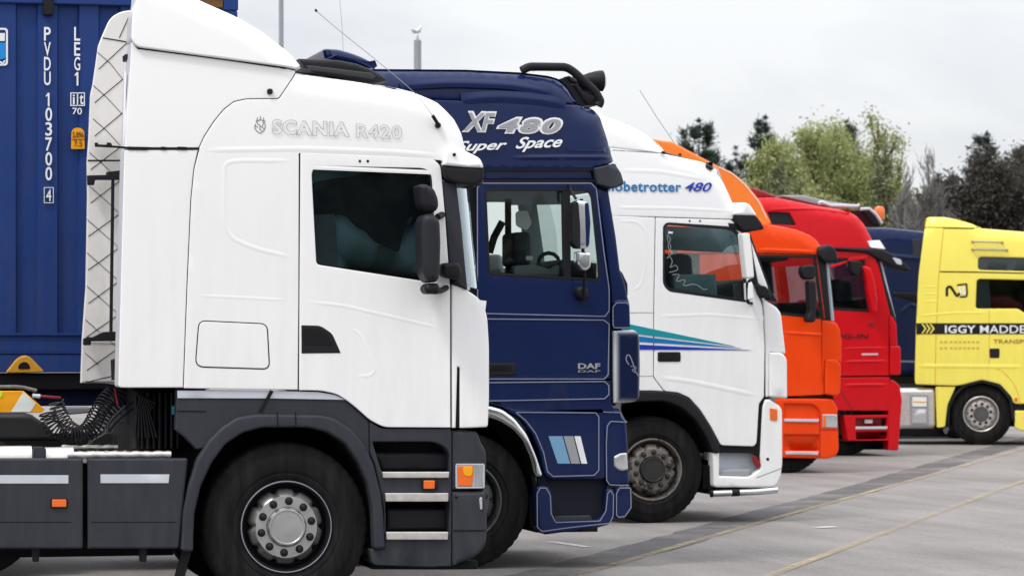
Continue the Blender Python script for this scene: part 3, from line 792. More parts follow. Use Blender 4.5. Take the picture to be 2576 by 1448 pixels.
T.plate('pillar_trim', P((1112, 455), (1148, 462), (1160, 560), (1176, 726), (1136, 716), (1126, 600)), M['grey_plastic'], dy=0.012, t=0.05, r=0.01)
T.plate('wiper_pod', P((1150, 700), (1178, 728), (1168, 726), (1136, 712)), M['dark_plastic'], dy=-0.02, t=0.05, r=0.01)
# sun visor: white end cap over a smoked blade
vis = T.plate('sun_visor', cC((1436, 322, 10), (1500, 316), (1600, 330), (1700, 392, 14), (1722, 462), (1600, 458), (1412, 442)), M['white'], dy=-0.06, t=0.22, r=0.02, rr=3)
T.plate('visor_blade', cC((1408, 448), (1600, 458), (1722, 466), (1726, 560, 20), (1660, 592, 24), (1530, 585, 20), (1430, 552, 12)), M['dark_plastic'], dy=-0.05, t=0.12, r=0.02, rr=3, parent=vis)
T.band('visor_blade', cC((1640, 390), (1700, 400), (1722, 470), (1722, 570), (1660, 592)), M['dark_plastic'], plan=[(0.1, 0.0), (0.3, 0.06), (1.25, 0.12), (2.2, 0.06), (2.45, 0)], parent=vis)
T.plate('visor_screw', P((1139, 385), (1147, 385), (1147, 393), (1139, 393)), M['black'], dy=-0.068, t=0.01, r=0.002, rr=4, parent=vis)
# mirrors
def mirror_body(T, name, pts, mat, dy, t, r, rr, parent=None):
    return T.plate(name, pts, mat, dy=dy, t=t, r=r, rr=rr, seg=5, back=True, parent=parent, dp=False)
mir = mirror_body(T, 'wide_angle_mirror', cC((1228, 590, 20), (1280, 580, 20), (1350, 610, 30), (1385, 700, 30), (1386, 770, 20), (1330, 808, 20), (1250, 760, 20)), M['dark_plastic'], -0.28, 0.20, 0.05, 10)
mirror_body(T, 'main_mirror', cC((1275, 815, 30), (1330, 800), (1395, 850, 20), (1402, 1020), (1398, 1200), (1388, 1320, 20), (1300, 1330, 14), (1262, 1250, 20), (1250, 1000), (1252, 860, 20)), M['mirror_black'], -0.30, 0.22, 0.05, 10)
T.tube('mirror_arm', [(1112, 540, 0.02), (1108, 542, -0.12), (1100, 546, -0.22)], 0.022, M['dark_plastic'])
mirror_body(T, 'mirror_foot', cC((1268, 1365, 20), (1300, 1330, 10), (1385, 1330, 10), (1392, 1390, 20), (1380, 1412, 14), (1290, 1412, 16)), M['dark_plastic'], -0.26, 0.16, 0.03, 8)
T.tube('mirror_arm', [(1092, 733, -0.2), (1110, 730, -0.1), (1125, 722, 0.03)], 0.02, M['dark_plastic'])
mirror_body(T, 'kerb_mirror', cC((1405, 1180, 10), (1540, 1168, 20), (1560, 1260, 20), (1540, 1310, 20), (1405, 1280, 10)), M['dark_plastic'], -0.10, 0.16, 0.03, 8)
# antenna
T.plate('antenna_base', P((1096, 308), (1110, 308), (1110, 322), (1096, 322)), M['dark_plastic'], dy=-0.03, t=0.06, r=0.01, rr=7)
T.tube('antenna_base', [(1103, 315, -0.03), (1088, 291, -0.05)], 0.012, M['dark_plastic'])
ant = smooth_path([Vector((T.w(p, T.Y - .05).x, T.Y - .05, T.w(p, T.Y - .05).y)) - T.org for p in ((1088, 291), (1040, 232), (940, 147), (860, 83), (797, 30))], 5)
tube_obj('antenna_whip', ant, 0.0024, M['text_grey'], root, 5)
tube_obj('antenna_tip', [ant[-1], ant[-1] + Vector((-.012, 0, .014))], 0.008, M['dark_plastic'], root, 6)
# lettering
T.text('maker_lettering', 'SCANIA', (684, 303, 879, 338), M['outline'], outline=0.009, slope=-0.02, bold=0.045, spacing=1.12)
T.text('model_lettering', 'R420', (895, 313, 1010, 347), M['outline'], outline=0.008, slope=-0.02, bold=0.03, spacing=1.15)
crest = [P((648, 296), (645, 304), (648, 312)), P((655, 292), (655, 302)), P((662, 296), (664, 304), (661, 310)), P((643, 306), (655, 301), (668, 306)),
         P((643, 312), (640, 322), (646, 330), (655, 336), (664, 328), (668, 316), (664, 308)), P((648, 312), (656, 316), (652, 324), (659, 330)), P((662, 312), (658, 320), (664, 324)), P((640, 316), (648, 320))]
for c in crest: T.ribbon('crest_line', c, M['outline'], 0.0045, -0.003, rr=3)
# quilted inner face of the far deflector, with its rods
Yf = 2.36
quilt = cA((432, 1448), (440, 1000), (438, 812), (446, 700), (455, 480), (468, 420), (495, 230), (515, 180), (555, 90, 20), (610, 58, 20), (690, 50), (690, 1448))
quilt = quilt[:-1] + P((345, 724), (345, 963)) + P((203, 963), (207, 850))
far_def = T.plate('far_deflector', quilt, M['quilt'], dy=Yf, t=0.05, r=0.01, rr=2, dp=False)
def on_far(pts, name, mat, w=0.008, dy=-0.004):
    l = [T.w(q, T.Y + Yf) for q in pts]; bm = bmesh.new(); A, B = [], []
    for i, p in enumerate(l):
        t = (l[min(len(l) - 1, i + 1)] - l[max(0, i - 1)]).normalized(); q = Vector((-t.y, t.x)) * w / 2
        for L_, sg in ((A, 1), (B, -1)): L_.append(bm.verts.new(Vector((p.x + q.x * sg, T.Y + Yf + dy, p.y + q.y * sg)) - T.org))
    for i in range(len(l) - 1): bm.faces.new((B[i], B[i + 1], A[i + 1], A[i]))
    bmesh.ops.solidify(bm, geom=list(bm.faces), thickness=0.003)
    me = bpy.data.meshes.new(name); bm.to_mesh(me); bm.free(); return link(name, me, mat, far_def, 0)
for k in range(11):                  # diagonal stitched ribs
    y = 175 + 84 * k
    x0 = 248 if k == 0 else 238 if k < 3 else 228 if k < 5 else 222 if k < 8 else 218
    on_far([(x0, min(y, 960)), (336, y - 82)], 'stitch_rib', M['text_grey'], 0.006)
    on_far([(x0 - 4, y - 44), (x0 + 30, y - 14)], 'stitch_rib', M['text_grey'], 0.004)
    if y < 900: on_far([(x0 + 30, y - 14), (336, y + 60)], 'stitch_rib', M['reflect'], 0.0035)
on_far([(258, 96), (330, 108)], 'panel_joint', M['outline'], 0.008)
on_far([(220, 404), (330, 404)], 'panel_joint', M['outline'], 0.010)
on_far([(300, 96), (330, 30)], 'panel_joint', M['outline'], 0.006)
on_far([(207, 862), (330, 866)], 'panel_joint', M['outline'], 0.004)
T.tube('support_rod', [(284, 450, Yf - .12), (279, 836, Yf - .12)], 0.012, M['dark_plastic'], parent=far_def)
T.plate('support_bracket', P((221, 441), (268, 440), (270, 432), (335, 425), (335, 452), (240, 452), (237, 465), (222, 465)), M['dark_plastic'], dy=Yf - .14, t=0.08, r=0.006, parent=far_def, dp=False)
T.plate('support_bracket', P((211, 852), (222, 846), (232, 848), (262, 834), (335, 832), (335, 856), (230, 858), (228, 868), (212, 868)), M['dark_plastic'], dy=Yf - .14, t=0.08, r=0.006, parent=far_def, dp=False)
T.plate('seam_clip', P((239, 359), (246, 359), (248, 364), (268, 364), (271, 358), (280, 360), (282, 366), (330, 370), (330, 373), (240, 369)), M['dark_plastic'], dy=Yf - .08, t=0.05, r=0.003, parent=far_def, dp=False)
T.plate('buffer', P((333, 32), (346, 30), (344, 50), (334, 52)), M['dark_plastic'], dy=0.3, t=0.2, r=0.02, dp=False)
T.plate('buffer', P((316, 136), (328, 134), (328, 150), (317, 150)), M['dark_plastic'], dy=0.2, t=0.2, r=0.02, dp=False)
T.plate('buffer', P((286, 905), (298, 900), (298, 956), (288, 956)), M['dark_plastic'], dy=0.25, t=0.2, r=0.02, dp=False)
# black trim seen over the roof (far roof edge and hatch)
T.plate('roof_trim', cX((455, 808), (1000, 830), (1250, 880), (1450, 955), (1600, 1035), (1700, 1115), (1400, 1150), (700, 1020), (520, 940)), M['dark_plastic'], dy=0.5, t=1.2, r=0.03, dp=False, back=True)
T.plate('roof_trim', cX((560, 900), (1450, 1010), (1500, 1060), (1480, 1090), (600, 960)), M['grille'], dy=0.44, t=0.05, r=0.01, dp=False)
# grey lower body
arch_in = cE((240, 1275), (240, 1180), (248, 1000), (292, 810), (370, 640), (470, 505), (590, 425), (730, 386), (1060, 386), (1200, 420), (1330, 505), (1420, 640), (1490, 800), (1520, 960), (1530, 1255))
lip_out = cE((150, 1270), (158, 1150), (165, 1000), (205, 800), (270, 610), (350, 480), (450, 380), (560, 312), (700, 292), (1150, 298), (1250, 320), (1370, 400), (1460, 500), (1530, 650), (1580, 850), (1600, 1000), (1612, 1255))
T.plate('wheel_arch', lip_out + list(reversed(arch_in)), M['grey_plastic'], dy=-0.03, t=0.10, r=0.018, rr=10, g=0.08)
T.plate('fender_panel', cE((120, 118), (800, 124), (1130, 128), (1260, 158), (1340, 200), (1400, 255), (1500, 345), (1500, 600), (1440, 520), (1350, 420), (1240, 350), (1150, 330), (700, 325), (560, 345), (440, 420), (330, 530), (262, 545), (180, 455), (112, 402)), M['grey_plastic'], dy=0.02, t=0.10, r=0.010, rr=4)
T.plate('reflective_strip', cE((125, 122), (796, 124), (768, 178), (126, 176)), M['reflect'], dy=0.012, t=0.012, r=0.002)
T.plate('reflective_strip', cE((812, 124), (1130, 132), (1250, 152), (1330, 188), (780, 178)), M['reflect'], dy=0.012, t=0.012, r=0.002)
T.ribbon('flap_strap', cE((800, 122), (718, 278)), M['black'], 0.024, -0.005)
for x in (832, 962): T.ribbon('arch_joint', cE((x, 272), (x + 6, 385)), M['black'], 0.006, -0.034)
T.ribbon('panel_groove', cE((120, 268), (330, 270)), M['black'], 0.006, 0.016)
T.ribbon('panel_groove', cE((1500, 340), (1502, 520)), M['black'], 0.008, 0.016)
T.band('wheel_well', arch_in, M['well'], y0=0.0, y1=0.75)
T.plate('wheel_well_back', arch_in, M['well'], dy=0.72, t=0.03, r=0, near=True, dp=False)
# step module: built as shelves and recesses
step = T.plate('step_module', cF((165, 345), (250, 392, 8), (742, 394), (752, 420), (750, 1376), (600, 1384, 8), (190, 1370, 10), (165, 1255), (270, 1252), (268, 1000), (240, 840), (200, 650), (165, 560)), M['grey_plastic'], dy=0.012, t=0.3, r=0.010,
       holes=[(cF((185, 488), (640, 488, 40), (735, 545, 20), (738, 702), (252, 702), (225, 620)), 4), (cF((278, 914), (735, 914), (735, 1134), (280, 1134)), 4)])
T.plate('step_recess', cF((170, 480), (750, 480), (750, 1240), (170, 1240)), M['well'], dy=0.20, t=0.02, r=0)
T.plate('step_recess', cF((186, 560), (738, 560), (738, 700), (250, 700)), M['dark_plastic'], dy=0.10, t=0.05, r=0.03, parent=step)
T.plate('step_recess', cF((282, 960), (733, 960), (733, 1130), (282, 1130)), M['dark_plastic'], dy=0.10, t=0.05, r=0.03, parent=step)
for a, b, c, d in ((255, 703, 735, 746), (275, 854, 730, 915), (280, 1132, 728, 1188)):
    T.plate('step_edge', cF((a, b), (c, b), (c - 3, d), (a + 6, d)), M['tread'], dy=-0.012, t=0.06, r=0.006, rr=2, parent=step)
T.plate('side_marker_lamp', cF((540, 757), (655, 757), (655, 830), (540, 830)), M['dark_plastic'], dy=-0.008, t=0.03, r=0.005, rr=4)
T.plate('side_marker_lamp', cF((552, 764), (632, 764), (630, 824), (552, 824)), M['amber'], dy=-0.020, t=0.02, r=0.005, rr=3)
T.plate('headlamp_surround', cF((752, 410), (935, 412, 10), (965, 500, 14), (1002, 560, 14), (1002, 640), (990, 830), (752, 836)), M['grey_plastic'], dy=0.018, t=0.3, r=0.02, rr=4)
T.plate('headlamp', cF((783, 645), (985, 645, 8), (985, 812, 10), (783, 818)), M['lens'], dy=0.010, t=0.03, r=0.01, rr=4)
T.plate('indicator_lens', cF((796, 658), (912, 658), (900, 806), (796, 806)), M['amber'], dy=0.004, t=0.02, r=0.006, rr=4)
if 0: T.plate('lamp_bulb', cF((830, 690, 20), (880, 680, 16), (885, 735, 16), (835, 745, 16)), M['yellow_mark'], dy=0.0, t=0.01, r=0.006, rr=14)
for x in (925, 945, 965): T.ribbon('lens_rib', cF((x, 655), (x, 805)), M['post'], 0.004, 0.006)
T.ribbon('lens_rim', cF((785, 648), (984, 648), (984, 814), (785, 816)), M['reflect'], 0.008, 0.006, closed=True, rr=3)
T.plate('indicator_lens', cF((830, 664, 10), (906, 664), (898, 735), (840, 735, 14)), M['hivis'], dy=0.001, t=0.006, r=0.003, rr=10)
bump = T.plate('bumper', cF((750, 842), (990, 840, 10), (1006, 930, 10), (1008, 1110), (1003, 1220, 20), (945, 1300, 30), (752, 1378)), M['grey_plastic'], dy=0.008, t=0.35, r=0.03, rr=4)
T.band('bumper', cF((960, 500), (985, 560), (985, 1220), (930, 1300)), M['grey_plastic'], plan=[(0.05, 0.0), (0.3, 0.05), (1.25, 0.12), (2.2, 0.05), (2.5, 0)])
T.ribbon('bumper_groove', cF((765, 1122), (1000, 1120)), M['black'], 0.008, 0.004)
T.plate('fog_lamp', cF((948, 890), (970, 880), (972, 970), (956, 975)), M['lens'], dy=0.0, t=0.02, r=0.004, rr=4)
T.plate('bumper_plug', cF((775, 876), (795, 876), (795, 892), (775, 892)), M['black'], dy=0.004, t=0.01, r=0.002, rr=3)
T.plate('underbody', cF((190, 1370), (940, 1340), (940, 1400), (190, 1400)), M['well'], dy=0.1, t=1.8, r=0.02, dp=False)
wheel(T, (720, 1325), 0.543, 'alloy', dy=0.05)
# side skirts on the left
for a, b in ((-420, 209), (221, 473)):
    sk = T.plate('side_skirt', P((a, 1152), (b, 1152, 6), (b - (22 if b > 300 else 0), 1379, 8), (a, 1379)), M['grey_plastic'], dy=0.0, t=0.12, r=0.016, rr=3, g=0.15)
    T.ribbon('skirt_groove', P((a + 8, 1312), (b - 30, 1312)), M['black'], 0.006, -0.001, parent=sk)
T.plate('skirt_backing', P((-420, 1160), (460, 1160), (440, 1370), (-420, 1370)), M['well'], dy=0.16, t=0.05, r=0)
T.plate('reflective_strip', P((-300, 1194), (172, 1194), (172, 1215), (-300, 1215)), M['reflect'], dy=-0.003, t=0.005, r=0.001)
T.plate('reflective_strip', P((253, 1192), (426, 1192), (424, 1214), (253, 1214)), M['reflect'], dy=-0.003, t=0.005, r=0.001)
T.plate('side_marker_lamp', P((127, 1252), (170, 1252), (170, 1277), (127, 1277)), M['dark_plastic'], dy=-0.008, t=0.02, r=0.003, rr=3)
T.plate('side_marker_lamp', P((131, 1255), (167, 1255), (167, 1274), (131, 1274)), M['amber'], dy=-0.018, t=0.02, r=0.004, rr=3)
for x in (90, 360): T.plate('skirt_bracket', P((x - 8, 1376), (x + 12, 1376), (x + 8, 1412), (x - 6, 1412)), M['steel'], dy=0.2, t=0.1, r=0.01, dp=False)
T.plate('mud_flap', cE((150, 1270), (238, 1220), (180, 1448), (110, 1600), (60, 1600), (150, 1300)), M['dark_plastic'], dy=0.10, t=0.03, r=0.006, dp=False)
# tread plates, tanks and gear behind the cab (tops 1.0 m up)
def shelf(T, name, xa, xb, ya, yb, z, mat, th=0.05, parent=None):
    return box_obj(name, Vector((xa, T.Y + ya, z - th)) - T.org, Vector((xb, T.Y + yb, z)) - T.org, mat, parent or T.root, .008)
xa, xb = T.w((191, 1140)).x, T.w((432, 1140)).x
ztop = T.w((300, 1148)).y
tp = shelf(T, 'tread_plate', xa, xb, 0.06, 0.80, ztop + .01, M['tread'])
bm = bmesh.new()                      # raised diamonds of the tread plate
for i in range(int((xb - xa) / .06)):
    for j in range(12):
        cx, cy = xa + .03 + i * .06, T.Y + .09 + j * .06
        s1 = 1 if (i + j) % 2 else -1
        q = [Vector((cx - .022, cy - .01 * s1, ztop + .010)), Vector((cx, cy - .012, ztop + .010)), Vector((cx + .022, cy + .01 * s1, ztop + .010)), Vector((cx, cy + .012, ztop + .010))]
        vs_ = [bm.verts.new(k - T.org) for k in q]; top = bm.verts.new(Vector((cx, cy, ztop + .017)) - T.org)
        for k in range(4): bm.faces.new((vs_[k], vs_[(k + 1) % 4], top))
me = bpy.data.meshes.new('tread_diamonds'); bm.to_mesh(me); bm.free()
o = link('tread_diamonds', me, M['tread'], tp, 0); o['kind'] = 'stuff'
def edge_bar(xa, xb, ya, z, name, mat, wob=0.006, rad=0.022):
    wob = 0.0015
    pts = []
    n = int((xb - xa) / .02)
    for i in range(n + 1):
        pts.append(Vector((xa + (xb - xa) * i / n, T.Y + ya, z + wob * math.sin(i * 0.9))) - T.org)
    return tube_obj(name, pts, [rad + 0.0025 * math.sin(i * 1.8) for i in range(n + 1)], mat, T.root, 8)
edge_bar(xa - .05, xb, 0.05, ztop + .012, 'tread_edge', M['tread'])
edge_bar(T.w((155, 1120), T.Y + .85).x, T.w((335, 1120), T.Y + .85).x, 0.85, T.w((250, 1124), T.Y + .85).y, 'tread_edge', M['tread'], 0.006, 0.016)
for a, b in ((-420, 84), (119, 190)):
    q0, q1 = T.w((a, 1140)), T.w((b, 1140))
    tube_obj('air_tank', [Vector((q0.x, T.Y + .18, q0.y - .05)) - T.org, Vector((q1.x, T.Y + .18, q0.y - .05)) - T.org], 0.085, M['tread'], root, 24)
box_obj('tank_strap', Vector((T.w((86, 0)).x, T.Y + .06, ztop - .1)) - T.org, Vector((T.w((118, 0)).x, T.Y + .32, ztop + .06)) - T.org, M['grey_plastic'], root)
box_obj('chassis_deck', Vector((T.w((-420, 0)).x, T.Y + .45, .72)) - T.org, Vector((T.w((470, 0)).x, T.Y + 2.0, .98)) - T.org, M['steel'], root)
# exhaust stack / air intake behind the cab, in ribs
for i, x in enumerate(range(338, 444, 15)):
    T.plate('intake_rib', P((x, 985), (x + 9, 985), (x + 9, 1128), (x, 1128)), M['dark_plastic'], dy=0.42 + 0.02 * (i % 2), t=0.12, r=0.01, dp=False)
T.plate('intake_box', P((332, 972), (446, 972), (446, 1132), (332, 1132)), M['well'], dy=0.60, t=0.4, r=0.02, dp=False)
T.plate('coupling_cap', P((433, 1020), (447, 1018), (447, 1042), (433, 1042)), M['teal'], dy=0.30, t=0.05, r=0.01, dp=False)
def zc_(*p): return [(q[0], q[1], d[2]) for q, d in zip(cZ(*[(x, y) for x, y, _ in p]), p)]
# marker board lying on the fifth wheel
mb = T.plate('marker_board', cZ((-500, 418), (320, 418), (612, 668), (560, 712), (-500, 712)), M['hivis'], dy=0.55, t=0.05, r=0.006, dp=False)
T.plate('marker_stripe', cZ((320, 430), (490, 590), (410, 700), (150, 700)), M['hivis_white'], dy=0.545, t=0.01, r=0.001, parent=mb, dp=False)
T.plate('marker_patch', cZ((-60, 430), (30, 430), (40, 470), (0, 520), (-60, 520)), M['hivis_lime'], dy=0.545, t=0.01, r=0.001, parent=mb, dp=False, rr=20)
T.tube('marker_rail', [(-100, 973, .5), (40, 972, .5), (60, 974, .5), (92, 982, .5)], 0.012, M['rust_rim'], parent=mb)
T.tube('marker_rail', zc_((440, 480, .5), (545, 490, .5)), 0.014, M['reflect'])
T.tube('air_line', zc_((545, 488, .5), (680, 500, .5), (820, 512, .55)), 0.009, M['dark_red'])
T.plate('fifth_wheel', P((-60, 1042), (80, 1042), (120, 1070), (150, 1108), (-60, 1108)), M['steel'], dy=0.75, t=0.9, r=0.03, dp=False, back=True)
T.plate('gear_box', cZ((880, 640), (1230, 640), (1230, 715), (940, 740)), M['crate'], dy=1.9, t=0.3, r=0.01, dp=False)
T.plate('gear_box', cZ((1380, 620), (1740, 620), (1812, 690), (1812, 1050), (1700, 1020), (1400, 1000)), M['crate'], dy=1.6, t=0.3, r=0.01, dp=False)
T.plate('valve_block', cZ((1440, 980), (1560, 985), (1580, 1010), (1640, 1010), (1650, 970), (1690, 975), (1720, 1060), (1820, 1060), (1820, 1200), (1200, 1200), (1250, 1080)), M['steel'], dy=1.2, t=0.2, r=0.01, dp=False)
# coiled suzi lines
def coil(T, name, path, turns, cr, tr, mat):
    pts = smooth_path([Vector((T.w(p, T.Y + p[2]).x, T.Y + p[2], T.w(p, T.Y + p[2]).y)) - T.org for p in path], 12)
    n = turns * 12; out = []
    cum = [0]
    for a, b in zip(pts, pts[1:]): cum.append(cum[-1] + (b - a).length)
    for i in range(n + 1):
        s_ = cum[-1] * i / n; j = 0
        while j < len(cum) - 2 and cum[j + 1] < s_: j += 1
        u = (s_ - cum[j]) / max(1e-9, cum[j + 1] - cum[j]); p = pts[j].lerp(pts[j + 1], u)
        t = (pts[j + 1] - pts[j]).normalized()
        a1 = t.cross(Vector((0, 1, 0))).normalized(); a2 = t.cross(a1)
        a = 2 * math.pi * i / 12
        out.append(p + (a1 * math.cos(a) + a2 * math.sin(a)) * cr)
    return tube_obj(name, out, tr, mat, T.root, 5)
def zc(*p): return [(q[0], q[1], d[2]) for q, d in zip(cZ(*[(x, y) for x, y, _ in p]), p)]
coil(T, 'coiled_air_line', zc((640, 700, .60), (720, 900, .62), (900, 1010, .65), (1080, 1020, .70), (1220, 920, .74), (1320, 740, .78), (1430, 560, .82), (1560, 430, .86)), 30, 0.056, 0.006, M['dark_plastic'])
coil(T, 'coiled_air_line', zc((760, 560, .80), (820, 760, .82), (960, 940, .85), (1150, 1000, .9), (1330, 900, .95), (1440, 700, 1.0), (1620, 520, 1.0), (1700, 400, 1.0)), 28, 0.050, 0.006, M['steel'])
if 0: coil(T, 'coiled_air_line', zc((560, 760, 1.1), (700, 980, 1.1), (980, 1100, 1.1), (1300, 1060, 1.1), (1500, 860, 1.1)), 22, 0.06, 0.009, M['steel'])
T.tube('air_hose', zc((1850, 540, .5), (1700, 640, .48), (1560, 760, .45), (1470, 860, .42), (1465, 980, .4)), 0.009, M['dark_plastic'])
T.tube('air_hose', zc((1800, 660, .5), (1660, 760, .48), (1540, 880, .45), (1480, 970, .42)), 0.008, M['dark_plastic'])
T.tube('air_hose', zc((1560, 380, .7), (1580, 480, .7), (1600, 600, .7)), 0.008, M['dark_red'])
for i in range(7): T.tube('cable', zc((1850 + i * 20, 420 + i * 14, .36), (1900 + i * 35, 520 + i * 10, .34), (1860 + i * 28, 700, .36), (1830 + i * 50, 1050, .38)), 0.007, M['dark_plastic'])
# engine bay, frame, far wheel
hidden_running_gear(T, T.x, 0.543, 3.9)
# cab interior: seat, wheel; teal and dark plates shaped like reflections in the glass
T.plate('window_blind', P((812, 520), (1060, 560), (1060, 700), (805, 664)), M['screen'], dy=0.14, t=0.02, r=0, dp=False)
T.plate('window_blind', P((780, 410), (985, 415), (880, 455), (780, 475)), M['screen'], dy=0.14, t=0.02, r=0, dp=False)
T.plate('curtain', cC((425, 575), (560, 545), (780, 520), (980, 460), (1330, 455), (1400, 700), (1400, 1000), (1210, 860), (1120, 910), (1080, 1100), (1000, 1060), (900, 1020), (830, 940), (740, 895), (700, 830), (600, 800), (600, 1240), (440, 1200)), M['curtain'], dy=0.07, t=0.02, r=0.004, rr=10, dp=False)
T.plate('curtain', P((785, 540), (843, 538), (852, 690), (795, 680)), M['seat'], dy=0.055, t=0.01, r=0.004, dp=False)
T.plate('headrest', P((990, 490), (1008, 480), (1018, 496), (1010, 506), (990, 506)), M['interior_pale'], dy=0.16, t=0.08, r=0.01, rr=5, dp=False)
T.plate('dashboard', P((960, 690), (1040, 660), (1130, 640), (1150, 720), (960, 720)), M['interior'], dy=0.25, t=1.9, r=0.05, dp=False, back=True)
T.plate('seat_back', P((1000, 640), (1010, 560), (1030, 556), (1046, 575), (1044, 700), (990, 700)), M['interior_pale'], dy=0.30, t=0.4, r=0.03, rr=6, dp=False)
T.plate('interior_back', P((765, 300), (1120, 300), (1120, 720), (765, 720)), M['interior'], dy=1.4, t=0.03, r=0, near=True, dp=False)

# ================================================================== 2. navy truck
T = Vehicle('semi_truck', 'navy blue tractor unit with pale pinstripes, chrome wheel arch and roof lamp bar', 'truck', (1166, 1433), group='tractor units parked in a row')
DF = T; root = T.root
T.silhouette(P((946, 170)) + cI((700, 205), (1100, 225), (1300, 250), (1370, 270), (1430, 320), (1540, 480), (1620, 490), (1670, 540), (1720, 700), (1760, 850), (1780, 900)), 0.14, (2.9, 4.0, 0.05), 14)
dome = P((930, 172), (946, 170)) + cI((700, 205), (1100, 225), (1300, 250), (1370, 270), (1430, 320), (1535, 470)) + P((1300, 262), (930, 245))
T.plate('roof_dome', dome, M['navy'], dy=0.03, t=0.3, r=0.03, rr=10, g=0.06)
T.plate('roof_side', P((930, 245), (1300, 258, 60), (1390, 263)) + cI((1535, 470), (1620, 488, 16), (1670, 540, 16), (1720, 700), (1745, 800), (1760, 880), (1700, 900), (1610, 925), (1590, 935), (0, 935)), M['navy'], t=0.3, r=0.012, rr=8, g=0.06)
crease(T, 'pressed_bead', cI((640, 430), (900, 410), (1200, 430), (1400, 470)), M['navy'], 0.10, 0.014, rr=40)
crease(T, 'pressed_bead', cI((200, 330), (560, 305), (1000, 320), (1300, 380)), M['navy'], 0.07, 0.010, rr=40)
T.ribbon('roof_groove', cI((1400, 790), (1740, 795)), M['navy'], 0.03, -0.012)
crease(T, 'pressed_bead', cI((1000, 852), (1300, 850), (1755, 850)), M['navy'], 0.05, 0.014)
T.plate('rain_channel', cI((500, 940), (1585, 945, 10), (1590, 1010), (500, 1010)), M['navy'], dy=0.02, t=0.1, r=0.008)
T.ribbon('roof_seal', cI((500, 940), (1590, 940)), M['black'], 0.018, -0.002)
T.ribbon('roof_seal', cI((500, 1021), (1620, 1021)), M['black'], 0.022, -0.002)
winD = cJ((80, 228, 10), (875, 230, 24), (915, 275, 16), (968, 800), (972, 905, 10), (950, 932, 10), (112, 882, 14))
door_d = P((1200, 458), (1490, 458), (1503, 470), (1517, 600), (1534, 727), (1535, 790), (1536, 952), (1200, 955))
door = T.plate('door', door_d, M['navy'], t=0.08, r=0.008, rr=3, holes=[(winD, 4)], g=0.09, gap=0.002)
T.plate('window_glass', winD, M['glass_clear'], dy=0.012, t=0.006, r=0, rr=4, parent=door)
T.plate('window_frame', cJ((72, 218, 14), (882, 222, 26), (924, 272, 16), (976, 800), (980, 910, 10), (955, 940, 10), (104, 890, 14)), M['dark_plastic'], dy=-0.004, t=0.02, r=0.003, holes=[(cJ((92, 238, 10), (868, 240, 24), (905, 280, 16), (957, 800), (961, 898, 10), (945, 922, 10), (122, 872, 14)), 4)], parent=door)
T.plate('window_bar', cJ((678, 230), (742, 230), (748, 915), (690, 910)), M['dark_plastic'], dy=-0.002, t=0.04, r=0.004, parent=door)
T.plate('lower_cab_panel', P((1200, 955), (1536, 957), (1538, 1015), (1545, 1027), (1545, 1040), (1505, 1040), (1298, 1030), (1233, 1015), (1200, 1012)), M['navy'], t=0.08, r=0.008, gap=0.001)
T.plate('windscreen_pillar', P((1498, 470), (1531, 480), (1550, 597), (1560, 678), (1571, 707), (1579, 745), (1583, 760), (1587, 826), (1540, 826), (1536, 727), (1520, 600)), M['navy'], dy=0.02, t=0.2, r=0.02)
T.plate('cab_core', P((930, 186), (1300, 196), (1390, 208), (1430, 268), (1500, 292), (1530, 400), (1545, 460), (1528, 480), (1550, 620), (1560, 740), (1570, 1010), (1490, 1030), (1200, 1000), (930, 1000)), M['black'], dy=0.05, t=0.02, r=0, g=0.1, holes=[(winD, 4)])
T.band('roof_skin', dome[:8], M['navy'], y0=.15, y1=2.3)
T.band('windscreen', P((1520, 478), (1536, 560), (1550, 690)), M['windscreen'], plan=[(0.1, 0.0), (0.3, 0.05), (1.2, 0.08), (2.2, 0.03), (2.4, 0)])
T.band('front_panel', P((1480, 268), (1512, 290), (1534, 380), (1545, 440)), M['navy'], plan=[(0.12, 0.0), (0.3, 0.03), (1.2, 0.06), (2.2, 0.03), (2.4, 0)])
T.band('front_panel', P((1560, 700), (1575, 760), (1575, 1000), (1570, 1210), (1575, 1280)), M['navy'], plan=[(0.15, 0.0), (0.3, 0.03), (1.2, 0.06), (2.2, 0.03), (2.4, 0)])
T.band('rear_wall', P((940, 190), (940, 1000)), M['navy'], y0=.03, y1=2.4)
T.band('cab_floor', P((940, 1000), (1200, 990), (1490, 1020), (1560, 1020)), M['steel'], y0=.05, y1=2.4)
far_side(T, P((935, 190), (1300, 200), (1400, 210), (1440, 270), (1500, 290), (1525, 400), (1530, 480), (1550, 620), (1560, 740), (1565, 1000), (935, 1000)),
         cJ((-60, 215), (880, 225), (985, 940), (-60, 900)), M['interior_pale'], 2.38)
# visor and roof bar with lamps
vis = T.plate('sun_visor', cI((1600, 928), (1700, 905), (1765, 888, 6), (1800, 960), (1818, 1045, 6), (1740, 1078, 8), (1625, 1045)), M['grey_plastic'], dy=-0.05, t=0.25, r=0.012, rr=3, back=True)
T.band('visor_blade', cI((1765, 895), (1795, 960), (1808, 1045)), M['grey_plastic'], plan=[(0.05, 0.0), (0.3, 0.05), (1.2, 0.1), (2.2, 0.05), (2.45, 0)], parent=vis)
T.tube('roof_bar', [(p[0], p[1], 0.12) for p in round_poly(cT((160, 188), (240, 145, 40), (640, 150, 60), (720, 200, 50), (960, 420, 60), (1010, 520, 30), (985, 565)), 30, closed=False)], 0.033, M['dark_plastic'], seg=12)
T.tube('bar_support', [(p[0], p[1], 0.12) for p in cT((288, 150), (288, 192))], 0.02, M['dark_plastic'])
T.tube('roof_bar', [(p[0], p[1], d) for (p, d) in zip(cT((1000, 500), (1000, 500), (1000, 500)), (0.12, 1.1, 2.1))], 0.033, M['dark_plastic'], seg=12)
